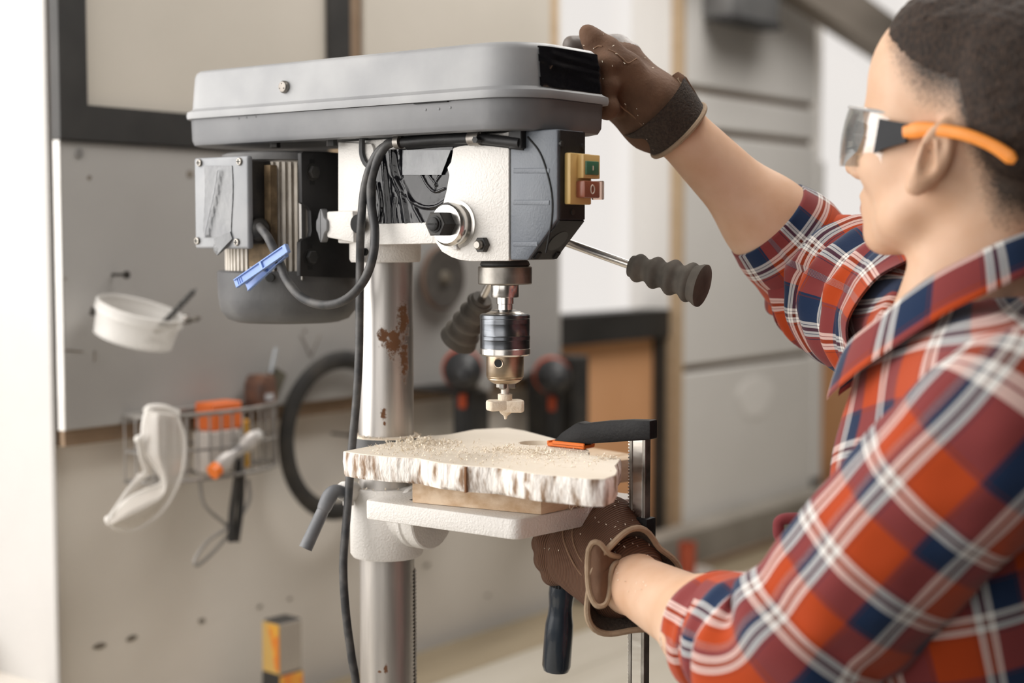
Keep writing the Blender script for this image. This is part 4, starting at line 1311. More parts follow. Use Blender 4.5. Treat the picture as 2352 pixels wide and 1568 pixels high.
# junction box on the left
bx = -.100
yj0, yj1 = on(0, bx, 570, 465)[1], on(0, bx, 446, 465)[1]
zj0, zj1 = on(0, bx, 507, 571)[2], on(0, bx, 507, 360)[2]
jb = obj('junction_box', box(bx + .008, -.058, yj0 + .004, yj1 - .004, zj0 + .005, zj1 - .004, .003, 2), BLACK_DUSTY, dp, label='dusty black side of the junction box')
obj('box_lid', box(bx, bx + .0085, yj0, yj1, zj0, zj1, .003, 3), BOX_GREY, jb, label='grey lid with four screws')
for (x, y) in ((459, 374), (551, 371), (454, 553), (545, 556)):
    p = on(0, bx, x, y)
    sc_ = obj('lid_screw', lathe([(.0040, -.001), (.0043, .0008), (.0036, .0022), (.001, .0028)], 18, basis((bx, p[1], p[2]), (-1, 0, 0))), STEEL_DK, jb)
    obj('screw_cross', join(box(bx - .0031, bx - .0024, p[1] - .0024, p[1] + .0024, p[2] - .0005, p[2] + .0005), box(bx - .0031, bx - .0024, p[1] - .0005, p[1] + .0005, p[2] - .0024, p[2] + .0024)), DARKHOLE, jb, smooth=False)
V, F = [], []
nu, nv = 16, 44
for i in range(nu):
    for j in range(nv):
        u, w = i / (nu - 1), j / (nv - 1)
        q_ = on(0, bx, 470 + (534 - 470) * u + 2 * math.sin(5 * w), 380 + (545 - 380) * w)
        cr = .0035 * math.exp(-((u - (.62 - .45 * w)) / .06) ** 2) * (0.05 < w < .98)
        V.append((bx - .0008 - .0003 * abs(math.sin(17 * u + 23 * w)) - cr, q_[1], q_[2]))
for i in range(nu - 1):
    for j in range(nv - 1):
        k = i * nv + j
        F.append([k, k + 1, k + nv + 1, k + nv])
V = np.array(V)
obj('tape_strip', (np.vstack([V, V + [.0007, 0, 0]]), F + [[i + len(V) for i in q_[::-1]] for q_ in F]), TAPE_G, jb, label='wrinkled grey tape strip on the lid', sharp=None)
pp = [on(0, bx - .002, x, y) for x, y in ((490, 575), (500, 548), (528, 532), (533, 548), (522, 566), (498, 586))]
V = np.array(pp + [q_ + [.002, 0, 0] for q_ in pp])
V[1][0] -= .006; V[4][0] -= .004
obj('tape_tail', (V, [[0, 1, 4, 5], [1, 2, 3, 4], [11, 10, 7, 6], [10, 9, 8, 7], [0, 6, 7, 1], [1, 7, 8, 2], [2, 8, 9, 3], [3, 9, 10, 4], [4, 10, 11, 5], [5, 11, 6, 0]]), TAPE_G, jb)
pg = on(1, yj0 + .004, 592, 526)
obj('cable_gland', lathe([(.012, -.002), (.013, .003), (.011, .007), (.006, .011)], 20, basis((pg[0], yj0 + .004, pg[2]), (-.15, -1, -.1))), BLACK_DUSTY, jb)
# motor mounting plate
yp = .068
PX = lambda x, y: (lambda p_: (p_[0], p_[2]))(on(1, yp, x, y))
plate = [PX(697, 347), PX(800, 352), PX(800, 440), PX(840, 470), PX(840, 640), PX(690, 634), PX(690, 556), PX(697, 548), PX(713, 543), PX(716, 530), PX(714, 484), PX(708, 474), PX(694, 466), PX(692, 352)]
mp_ = obj('motor_plate', prism(plate, yp, yp + .006, 1, bev=.0008), BLACK_PL, dp, label='black motor mounting plate')
for (x, y) in ((717, 395), (712, 590)):
    p = on(1, yp, x, y)
    obj('slot', box(p[0] - .0035, p[0] + .0035, yp - .0004, yp + .001, p[2] - .014, p[2] + .014), DARKHOLE, mp_, smooth=False)
    obj('plate_bolt', join(hexnut((p[0], yp - .006, p[2]), (p[0], yp, p[2]), .0075), cyl((p[0], yp - .0012, p[2]), (p[0], yp, p[2]), .0095, 16)), BLACK_DUSTY, mp_)
# belt tension bracket and wing knob
br0 = on(0, -HW - .006, 766, 522)
tb = obj('tension_bracket', prism([HP(766, 486), HP(826, 484), HP(828, 557), HP(766, 545)], -HW - .011, HW * .4, 0, bev=.002), WHITE_CAST, dp)
p = on(0, -HW - .0115, 820, 514)
obj('bracket_hole', cyl((-HW - .0113, p[1], p[2]), (-HW - .008, p[1], p[2]), .010, 20), DARKHOLE, tb)
wk = on(0, -HW - .004, 757, 517)
tk = obj('tension_screw', cyl(on(0, -HW - .004, 768, 517), on(0, -HW - .004, 742, 517), .0035, 12), BRONZE, dp)
wing = []
for t in np.linspace(0, 2 * math.pi, 40, endpoint=False):
    rr_ = .0085 + .0095 * abs(math.sin(t)) ** 3
    wing.append((.8 * rr_ * math.cos(t) * 1.0, rr_ * math.sin(t)))
mw = basis(on(0, -HW - .004, 757, 518), (-.25, 1, 0), (1, .25, 0))
wk_c = on(0, -HW - .010, 745, 518)
obj('wing_knob', prism([(wk_c[1] + .0060 * math.cos(t) * (1 - .35 * abs(math.sin(t)) ** 2) + .001, wk_c[2] + .0185 * math.sin(t)) if abs(math.sin(t)) > .45 else (wk_c[1] + .0085 * math.cos(t), wk_c[2] + .0185 * math.sin(t)) for t in np.linspace(0, 2 * math.pi, 40, endpoint=False)], -HW - .015, -HW - .005, 0, bev=.0018), GREYLEVER, tk, label='grey winged tension knob')

# cables
P = [on(1, yj0 - .004, 596, 520), on(1, .08, 617, 548), on(0, -.098, 640, 598), on(0, -.100, 660, 645), on(0, -.100, 695, 684), on(0, -.096, 745, 700), on(0, -.088, 795, 687), on(0, -.075, 835, 645), on(0, -.064, 856, 590), on(0, -.058, 861, 530), on(0, -.055, 853, 470), on(0, -.054, 853, 415), on(0, -.054, 868, 365), on(0, -.050, 888, 333), on(0, -.046, 905, 326)]
cb1 = obj('motor_cable', tube(spline(P, 140), .0049, 12), CABLE, dp, label='dusty grey cable looping from the motor box')
P = [on(0, -.046, 900, 328), on(0, -.052, 872, 345), on(0, -.056, 850, 385), on(0, -.056, 836, 440), on(0, -.056, 829, 520), dep(1.638, 827, 600), dep(1.638, 826, 700), dep(1.640, 825, 790), dep(1.642, 822, 870), dep(1.645, 816, 950), dep(1.648, 809, 1020), dep(1.648, 803, 1100), dep(1.645, 797, 1180), dep(1.642, 789, 1280), dep(1.642, 790, 1350), dep(1.645, 797, 1430), dep(1.65, 808, 1510), dep(1.655, 818, 1580), dep(1.67, 815, 1700), dep(1.69, 790, 1820), np.array([-.10, .02, BENCH + .008]), np.array([-.2, .1, BENCH + .006]), np.array([-.4, .2, BENCH + .006])]
cb2 = obj('mains_cable', tube(spline(P, 220), .0046, 12), CABLE, dp, label='dark mains cable running down beside the column')

# ---- table bracket and table
zb1, zb0_ = on(0, -.03, 830, 1121)[2], on(0, -.02, 880, 1284)[2]
brk = obj('table_bracket', lathe([(.031, zb0_), (.038, zb0_), (.0405, zb0_ + .004), (.0405, zb1 - .003), (.0385, zb1), (.031, zb1)], 56), WHITE_CAST, dp)
zpv = on(0, 0, 993, 1190)[2] + .0005
Rp = .0345
obj('pivot_arm', lathe([(.030, .0), (.031, .030), (.030, .036), (.0345, .040), (.0345, .0455), (.0325, .047), (.0325, .049), (Rp, .051), (Rp, .064), (Rp - .0015, .0655), (.001, .0655)], 48, basis((0, -.002, zpv), (0, -1, 0))), WHITE_CAST, brk)
p = on(1, -.0675, 1004, 1219)
obj('pivot_bolt', hexnut((.002, -.0675, zpv + .0), (.002, -.0735, zpv + .0), .011), BLACK_DUSTY, brk)
lk0, lk1, lk2 = dep(1.655, 788, 1130), dep(1.648, 757, 1140), dep(1.640, 702, 1258)
obj('lock_lug', join(cyl(dep(1.675, 812, 1128), dep(1.655, 789, 1128), .011, 18, bev=.0015), cyl(dep(1.665, 800, 1160), dep(1.665, 800, 1108), .006, 14)), WHITE_CAST, brk)
obj('lock_lever', tube(spline([lk0, dep(1.650, 770, 1128), lk1, lk1 + (lk2 - lk1) * .25, lk1 + (lk2 - lk1) * .35, lk2 + (lk1 - lk2) * .05, lk2], 40), np.interp(np.arange(37), [0, 6, 12, 16, 20, 34, 36], [.0065, .0075, .0085, .0080, .0066, .0076, .0060]), 16), GREYLEVER, brk, label='grey locking lever')
ZT = 1.278
TT = .0205
tpoly = []
cs = [(-.085, -.045), (-.079, -.2425), (.118, -.2635), (.112, -.055)]
for i in range(4):
    c0 = np.array(cs[i]); pv = np.array(cs[i - 1]); nx = np.array(cs[(i + 1) % 4])
    r_ = (.008, .011, .02, .012)[i]
    a_ = c0 + (pv - c0) / np.linalg.norm(pv - c0) * r_
    b_ = c0 + (nx - c0) / np.linalg.norm(nx - c0) * r_
    for t in np.linspace(0, 1, 6):
        tpoly.append(tuple((1 - t) ** 2 * a_ + 2 * t * (1 - t) * c0 + t * t * b_))
tbl = obj('table', prism(tpoly, ZT - TT, ZT, 2, bev=.002), WHITE_CAST, dp, label='thick white cast work table')
p = on(2, ZT, 948, 1148)
obj('table_slot', box(p[0] - .002, p[0] + .012, p[1] - .001, p[1] + .003, ZT - .002, ZT + .0003), DARKHOLE, tbl, smooth=False)

# ================================================================== WOOD
PALEW = M('fresh_planed_wood', (0.70, 0.62, 0.51), (0.80, 0.73, 0.63), 9, 0.7, 0, 0.15, 90, stretch=(1.2, .25, 1), lo=.3, hi=.7)
BARK = M('dusty_waney_edge', (0.27, 0.175, 0.11), (0.88, 0.84, 0.79), 48, 0.85, 0, 1.0, 110, stretch=(2.2, 2.2, .7), lo=.36, hi=.55, detail=9)
BLOCKM = M('pine_end_grain', (0.55, 0.37, 0.22), (0.76, 0.60, 0.44), 9, 0.75, 0, 0.25, 160, stretch=(2, 6, 9), lo=.32, hi=.62)
HB = .026
bl = [(-.069, -.098), (-.0445, -.246), (.060, -.2535), (.030, -.098)]
bk1_ = obj('wood_block', prism(bl, ZT + .0003, ZT + HB, 2, bev=.0012), BLOCKM)
tag(bk1_, 'pine block on the white table under the left half of the slab', 'block')
p0 = on(2, ZT, 1418, 1127)
bl2 = [(.035, -.105), (.075, -.225), (.245, -.185), (.205, -.075)]
y2 = on(2, ZT + HB, 1440, 1059)
bl2 = [(.075, -.175), (.21, -.21), (.235, -.115), (.10, -.08)]
bk2_ = obj('wood_block', prism(bl2, ZT + .0003, ZT + HB, 2, bev=.0012), BLOCKM)
tag(bk2_, 'striped pine block overhanging the table behind the clamp bar', 'block')

ZB_ = ZT + HB + .0004
ZSL = ZB_ + .0262
top_px = [(789, 1036), (835, 1043), (893, 1048), (961, 1052), (1008, 1062), (1073, 1069), (1141, 1073), (1226, 1087), (1294, 1093), (1355, 1099), (1389, 1099), (1413, 1090), (1418, 1080), (1412, 1070), (1425, 1053), (1352, 1045), (1352, 1033), (1274, 1007), (1206, 989), (1165, 982), (1090, 986), (1032, 997), (954, 1004), (920, 1011), (879, 1019), (830, 1028)]
tp0 = np.array([on(2, ZSL, *q_)[:2] for q_ in top_px])


def dens(P, n=4):
    out = []
    for i in range(len(P)):
        a_, b_ = P[i], P[(i + 1) % len(P)]
        for k in range(n):
            out.append(a_ + (b_ - a_) * k / n)
    return np.array(out)


to = dens(tp0, 5)
cen = to.mean(0)


def edge_ring(z, off, amp, seed):
    P = []
    T = np.roll(to, -1, 0) - np.roll(to, 1, 0)
    nr = np.stack([T[:, 1], -T[:, 0]], 1)
    nr /= np.linalg.norm(nr, axis=1)[:, None] + 1e-9
    q3 = np.column_stack([to, np.full(len(to), z * 3)])
    w = wob(q3, seed, 260, 6)
    if (np.cross(to, np.roll(to, -1, 0)).sum()) < 0:
        nr = -nr
    d = off + amp * w
    return np.column_stack([to + nr * d[:, None], np.full(len(to), z)])


hole_c = on(2, ZSL, 1232, 1017)[:2]
Rh = .0195
hole = [(hole_c[0] + Rh * math.cos(a), hole_c[1] + Rh * math.sin(a)) for a in np.linspace(0, 2 * math.pi, 40, endpoint=False)]
nt_ = len(to)
rings = [edge_ring(ZSL - .0006, 0.0002, .0003, 1), edge_ring(ZSL - .005, .0010, .0008, 2), edge_ring(ZSL - .011, .0010, .0013, 3), edge_ring(ZSL - .018, .0006, .0014, 4), edge_ring(ZB_ + .003, 0, .0012, 5), edge_ring(ZB_, -.0015, .0006, 6)]
sl = thing('wood_slab', 'rough pale live edged wooden slab clamped on the drill table', 'slab', (cen[0], cen[1], ZB_))
Vs, Fs = loft(rings, caps=False)
tri = tessellate_polygon([[Vector((p_[0], p_[1], 0)) for p_ in rings[-1]]])
Fs = Fs + [[i + nt_ * (len(rings) - 1) for i in t] for t in tri]
o_ = obj('waney_edge', (Vs, Fs), BARK, sl, sharp=60)
topr = edge_ring(ZSL, -.0004, .0002, 1)
tri = tessellate_polygon([[Vector((p_[0], p_[1], 0)) for p_ in topr], [Vector((*p_, 0)) for p_ in hole]])
Vt = [tuple(p_) for p_ in topr] + [(*p_, ZSL) for p_ in hole] + [tuple(p_) for p_ in rings[0]] + [(*p_, ZSL - .017) for p_ in hole]
Ft = [list(t) for t in tri]
h0, e0, b0 = nt_, nt_ + 40, nt_ * 2 + 40
Ft += [[i, (i + 1) % nt_, e0 + (i + 1) % nt_, e0 + i] for i in range(nt_)]
Ft += [[h0 + i, b0 + i, b0 + (i + 1) % 40, h0 + (i + 1) % 40] for i in range(40)]
Ft += [[b0 + i for i in range(40)]]
bm = bmesh.new()
bv = [bm.verts.new(v) for v in Vt]
for f_ in Ft:
    try:
        bm.faces.new([bv[i] for i in f_])
    except ValueError:
        pass
obj('top_face', bm_out(bm), PALEW, sl, label='pale planed top with a bored hole', sharp=30)
# saw kerf on the long edge and the dark split at the right end
kp_ = on(2, ZSL, 1072, 1069)
kq = on(2, ZSL, 1085, 1070) - kp_
kq /= np.linalg.norm(kq)
kn = np.array([kq[1], -kq[0], 0]) * (-1 if np.dot(np.array([kq[1], -kq[0]]), kp_[:2] - cen) < 0 else 1)
obj('kerf_line', (lambda P: (np.array(P), [[0, 1, 2, 3], [7, 6, 5, 4], [0, 4, 5, 1], [1, 5, 6, 2], [2, 6, 7, 3], [3, 7, 4, 0]]))(
    [kp_ + kq * s + kn * o2 + np.array([0, 0, z]) for o2 in (.0034, -.002) for s, z in ((-.0009, -.001), (.0009, -.001), (.0009, -.0262), (-.0009, -.0262))]), M('kerf_brown', (.20, .09, .04), (.26, .13, .06), 30, .9), sl, smooth=False)
# exposed brown split face at the right end of the near edge
ea, eb, ec, ed = on(2, ZSL - .004, 1402, 1101), on(2, ZB_, 1398, 1146), on(2, ZB_, 1372, 1147), on(2, ZSL - .005, 1385, 1104)
nn_ = np.array([CAM[0], CAM[1], 0]) - np.array([ea[0], ea[1], 0]); nn_ /= np.linalg.norm(nn_)
obj('split_face', (lambda P: (np.array(P), [[0, 1, 2, 3], [7, 6, 5, 4], [0, 4, 5, 1], [1, 5, 6, 2], [2, 6, 7, 3], [3, 7, 4, 0]]))(
    [q_ + nn_ * o2 for o2 in (.0022, -.004) for q_ in (ea, eb, ec, ed)]), M('split_brown', (.24, .11, .05), (.32, .16, .08), 20, .8, stretch=(1, 1, .3)), sl, smooth=False)

# shavings and dust, uncountable
V, F = [], []


def shaving(c, s, w):
    yaw, L_ = random.random() * 6.28, s
    curl = random.uniform(-1.2, 2.6)
    n = 7
    dirx = np.array([math.cos(yaw), math.sin(yaw), 0]); nrm = np.array([-dirx[1], dirx[0], 0])
    p_, ang_ = np.array(c, float), random.uniform(0.0, .5)
    base = len(V)
    for i in range(n):
        for sd in (-1, 1):
            V.append(p_ + nrm * w * sd * .5)
        p_ = p_ + (dirx * math.cos(ang_) + np.array([0, 0, abs(math.sin(ang_)) * .8 + .0])) * L_ / n
        ang_ += curl / n
    for i in range(n - 1):
        k = base + 2 * i
        F.append([k, k + 1, k + 3, k + 2])


def inside(px_, py_):
    c_ = False
    for i in range(len(tp0)):
        a_, b_ = tp0[i], tp0[i - 1]
        if (a_[1] > py_) != (b_[1] > py_) and px_ < (b_[0] - a_[0]) * (py_ - a_[1]) / (b_[1] - a_[1]) + a_[0]:
            c_ = not c_
    return c_


piles = [((955, 1022), .022, 330, .009), ((985, 1018), .012, 160, .008), ((1170, 1036), .012, 120, .006), ((1240, 1042), .012, 110, .006), ((1120, 1050), .05, 260, .003), ((1000, 1040), .035, 260, .003), ((1300, 1050), .035, 260, .0035), ((1200, 1045), .05, 320, .0025), ((1390, 1054), .006, 40, .005), ((900, 1036), .02, 90, .003)]
for (q_, sp_, n, hgt) in piles:
    c_ = on(2, ZSL, *q_)
    for k in range(n):
        dx, dy = random.gauss(0, sp_), random.gauss(0, sp_)
        r_ = math.hypot(dx, dy) / sp_
        if not inside(c_[0] + dx, c_[1] + dy) or math.hypot(c_[0] + dx - hole_c[0], c_[1] + dy - hole_c[1]) < Rh + .002:
            continue
        z = ZSL + .0004 + max(0, hgt * math.exp(-r_ * r_)) * random.random()
        shaving((c_[0] + dx, c_[1] + dy, z), random.uniform(.002, .008) * (1 if hgt > .004 else .45), random.uniform(.0004, .0016) * (1 if hgt > .004 else .8))
for k in range(150):
    a_ = random.random() * 6.28
    shaving((.0345 * math.cos(a_), .0345 * math.sin(a_), z1 + .001), random.uniform(.002, .006), .0012)
for k in range(60):
    a_ = random.random() * 6.28
    shaving((.036 * math.cos(a_), .036 * math.sin(a_), zb1 + .0005), random.uniform(.002, .006), .0012)
for k in range(70):
    t = random.random()
    c_ = np.array([-.0445, -.2475, ZT]) + (np.array([.060, -.255, ZT]) - np.array([-.0445, -.2475, ZT])) * (.35 + .65 * t)
    shaving((c_[0], c_[1] - random.random() * .006, ZT + .0005), random.uniform(.003, .008), .0012)
V = np.array(V)
o_ = obj('wood_shavings', (np.vstack([V, V + [0, 0, .0003]]), F + [[i + len(V) for i in q_[::-1]] for q_ in F]), M('shaving_pale', (.84, .75, .61), (.92, .84, .72), 200, .8), smooth=True, sharp=None)
tag(o_, 'pale curly wood shavings scattered over the slab and table', 'shavings', kind='stuff')

# ================================================================== BAR CLAMP
XC = .063
Sc = lambda x, y, X=XC: (lambda p_: (p_[1], p_[2]))(on(0, X, x, y))
cl = thing('bar_clamp', 'black bar clamp with an orange pad holding the slab down', 'clamp', (XC, Sc(1470, 1200)[0], 0.93))
yb0, yb1 = Sc(1488, 1100)[0], Sc(1451, 1100)[0]
zjaw = Sc(1470, 1000)[1]
obj('bar', prism(rrect(.004, yb0 + .004, yb1 - .0015, .0006, .0006, 2, XC), 0.93, zjaw, 2), CHROME, cl, smooth=False)
obj('bar_flange', join(*[prism(rrect(.0052, a_, a_ + .0035, .0005, .0005, 2, XC), 0.93, zjaw, 2) for a_ in (yb0, yb1 - .0035)]), STEEL_DK, cl, smooth=False)
th = []
for z in np.arange(.935, zjaw - .004, .0034):
    th.append(box(XC - .0052, XC + .0052, yb1 - .0006, yb1 + .0012, z, z + .0018))
obj('serrated_edge', join(*th), CHROME, cl, smooth=False)
jp = [Sc(*q_) for q_ in ((1502, 964), (1502, 1008), (1352, 1018), (1345, 1027), (1284, 1027), (1272, 1024), (1274, 1017), (1298, 992), (1328, 972), (1338, 967), (1350, 971), (1395, 966), (1450, 963))]
jw = obj('fixed_jaw', prism(jp, XC - .0075, XC + .0075, 0, bev=.0018), JAW_BLK, cl, label='black cast upper jaw')
zpad0, zpad1 = ZSL + .0006, Sc(1310, 1012)[1]
ya, yb3 = Sc(1354, 1022)[0], Sc(1269, 1022)[0]
obj('jaw_pad', join(box(XC - .0105, XC + .0105, ya, yb3, zpad0, zpad0 + .004, .001, 1), box(XC - .0105, XC - .0078, ya, yb3 - .007, zpad0 + .002, zpad1, .0006, 1), box(XC + .0078, XC + .0105, ya, yb3 - .007, zpad0 + .002, zpad1, .0006, 1), box(XC - .0105, XC + .0105, yb3 - .0025, yb3, zpad0 + .002, zpad1 - .0005, .0006, 1)), ORANGE, cl, label='orange rubber pad')
zl_1, zl_0 = Sc(1470, 1186)[1], Sc(1470, 1238)[1]
ysc = -.193
obj('sliding_jaw', join(box(XC - .009, XC + .009, yb0 - .005, yb1 + .005, zl_0, zl_1, .002, 2), box(XC - .007, XC + .007, yb1 + .003, ysc + .012, zl_0 + .003, zl_1 - .006, .002, 1)), JAW_BLK, cl)
obj('screw_spindle', cyl((XC, ysc, zl_0 - .06), (XC, ysc, ZT - TT - .004), .0055, 20), STEEL_DK, cl)
obj('swivel_foot', cyl((XC, ysc, ZT - TT - .006), (XC, ysc, ZT - TT - .0005), .011, 24, bev=.001), ORANGE, cl)
h0_, h1_ = np.array([XC, ysc + .012, 0]), 0
ht, hb = on(0, XC, 1293, 1318), on(0, XC, 1277, 1543)
Lh = np.linalg.norm(hb - ht)
r1 = 36 * 1.62 / FPX
obj('handle', lathe([(r1 * .70, 0.10 * Lh), (r1 * .82, .12 * Lh), (r1 * .84, .2 * Lh), (r1 * .80, .26 * Lh), (r1 * .76, .33 * Lh), (r1 * .80, .42 * Lh), (r1 * .90, .5 * Lh), (r1 * .93, .60 * Lh), (r1 * .93, .93 * Lh), (r1 * .82, .98 * Lh), (r1 * .45, 1.0 * Lh), (.001, 1.002 * Lh)], 36, basis(ht, hb - ht)), HANDLE_BLUE, cl, label='dark blue plastic handle')
kn_ = [[(r1 * (.80 + .045 * (k % 2)) * math.cos(k * math.pi / 24), r1 * (.80 + .045 * (k % 2)) * math.sin(k * math.pi / 24), z * Lh) for k in range(48)] for z in (-.12, .12)]
obj('knurled_collar', xf(loft(kn_), basis(ht, hb - ht)), JAW_BLK, cl, sharp=10)
# blue clothes peg on the loop of cable
cp = on(0, -.101, 634, 592)
pgn = thing('clothes_peg', 'pale blue plastic clothes peg clipped on the grey motor cable', 'peg', cp)
for s, (a_, b_) in ((0, ((661, 570), (541, 653))), (1, ((656, 580), (568, 660)))):
    A_, B_ = on(0, -.107 + .004 * s, *a_), on(0, -.110 + .016 * s, *b_)
    d_ = B_ - A_
    L_ = np.linalg.norm(d_)
    mm = basis(A_, d_, (1, 0, 0))
    half = join(xf(box(-.0012, .0012, -.0045, .0045, 0, L_, .0006, 1), mm), xf(box(-.0032, .0012, -.0050, -.0036, L_ * .02, L_ * .98, .0004, 1), mm), xf(box(-.0032, .0012, .0036, .0050, L_ * .02, L_ * .98, .0004, 1), mm), xf(box(-.0034, .002, -.005, .005, -.001, L_ * .05, .0006, 1), mm), xf(box(-.0034, .0012, -.005, .005, L_ * .45, L_ * .49, .0004, 1), mm))
    o_ = obj('peg_half', half, BLUE_PEG, pgn)
    if s == 0:
        for k in range(3):
            obj('grip_ridge', xf(box(-.0022, -.001, -.0034, .0034, L_ * (.86 + .035 * k), L_ * (.868 + .035 * k)), mm), BLUE_PEG, pgn, smooth=False)
obj('spring', ring_torus(on(0, -.104, 603, 612), on(0, -.107, 661, 570) - on(0, -.107, 541, 653), .0050, .0009, 20, 6), CHROME, pgn)
# ================================================================== PERSON
def hdir(a):
    """horizontal direction turned a degrees away from image-left, away from the camera"""
    a = math.radians(a)
    return -RV * math.cos(a) + DV * math.sin(a)


HYAW, HP_ = 43, math.radians(10)
Fh0 = hdir(HYAW)
Lh_ = np.cross(ZV, Fh0)
Fh = Fh0 * math.cos(HP_) + ZV * math.sin(HP_)
Uh = ZV * math.cos(HP_) - Fh0 * math.sin(HP_)
HB_ = np.stack([Fh, Lh_, Uh], 1)          # columns: forward, left, up
H0 = dep(1.297, 2140, 372) - Lh_ * .074
HPT = lambda f, l, u: H0 + HB_ @ np.array([f, l, u])

TYAW = 24
Ft = hdir(TYAW)
Lt = np.cross(ZV, Ft)
N0 = dep(1.36, 2215, 765)
SHL = dep(1.19, 2300, 975)
SHR = dep(1.50, 2100, 735)
ELR, WRR = dep(1.715, 1895, 640), dep(1.645, 1530, 270)
ELL, WRL = dep(1.275, 1795, 1530), dep(1.535, 1436, 1330)
CH = N0 - ZV * .20 - Ft * .012
HIP = np.array([N0[0], N0[1], 0.97]) - Ft * .02

SKIN = bpy.data.materials.new('skin')
SKIN.use_nodes = True
_N, _L = SKIN.node_tree.nodes, SKIN.node_tree.links
b = _N['Principled BSDF']
b.inputs['Roughness'].default_value = .48
b.inputs['Specular IOR Level'].default_value = .35
b.inputs['Subsurface Weight'].default_value = .12
b.inputs['Subsurface Radius'].default_value = (.010, .004, .002)
b.inputs['Subsurface Scale'].default_value = .6
tc = _N.new('ShaderNodeTexCoord')
n1 = _N.new('ShaderNodeTexNoise'); n1.inputs['Scale'].default_value = 26; n1.inputs['Detail'].default_value = 5
_L.new(tc.outputs['Object'], n1.inputs['Vector'])
r1 = _N.new('ShaderNodeValToRGB')
r1.color_ramp.elements[0].color = (.64, .395, .255, 1); r1.color_ramp.elements[1].color = (.74, .505, .36, 1)
r1.color_ramp.elements[0].position = .3; r1.color_ramp.elements[1].position = .7
_L.new(n1.outputs['Fac'], r1.inputs[0])
at_ = _N.new('ShaderNodeAttribute'); at_.attribute_name = 'stubble'
n2 = _N.new('ShaderNodeTexNoise'); n2.inputs['Scale'].default_value = 420; n2.inputs['Detail'].default_value = 3
_L.new(tc.outputs['Object'], n2.inputs['Vector'])
sm = _N.new('ShaderNodeMath'); sm.operation = 'MULTIPLY_ADD'; sm.inputs[1].default_value = 1.15
_L.new(n2.outputs['Fac'], sm.inputs[0])
sb = _N.new('ShaderNodeMath'); sb.operation = 'MULTIPLY_ADD'; sb.inputs[1].default_value = 1.6; sb.inputs[2].default_value = -1.05
_L.new(at_.outputs['Fac'], sb.inputs[0]); _L.new(sb.outputs[0], sm.inputs[2])
cl_ = _N.new('ShaderNodeClamp'); _L.new(sm.outputs[0], cl_.inputs[0])
mx = _N.new('ShaderNodeMix'); mx.data_type = 'RGBA'
_L.new(cl_.outputs[0], mx.inputs['Factor']); _L.new(r1.outputs[0], mx.inputs['A']); mx.inputs['B'].default_value = (.055, .038, .028, 1)
al = _N.new('ShaderNodeAttribute'); al.attribute_name = 'lips'
mx2 = _N.new('ShaderNodeMix'); mx2.data_type = 'RGBA'
_L.new(al.outputs['Fac'], mx2.inputs['Factor']); _L.new(mx.outputs['Result'], mx2.inputs['A']); mx2.inputs['B'].default_value = (.47, .20, .15, 1)
_L.new(mx2.outputs['Result'], b.inputs['Base Color'])
n3 = _N.new('ShaderNodeTexNoise'); n3.inputs['Scale'].default_value = 700
_L.new(tc.outputs['Object'], n3.inputs['Vector'])
bp = _N.new('ShaderNodeBump'); bp.inputs['Strength'].default_value = .08; bp.inputs['Distance'].default_value = .001
_L.new(n3.outputs['Fac'], bp.inputs['Height']); _L.new(bp.outputs[0], b.inputs['Normal'])


def head_local(P):
    return (P - H0) @ HB_


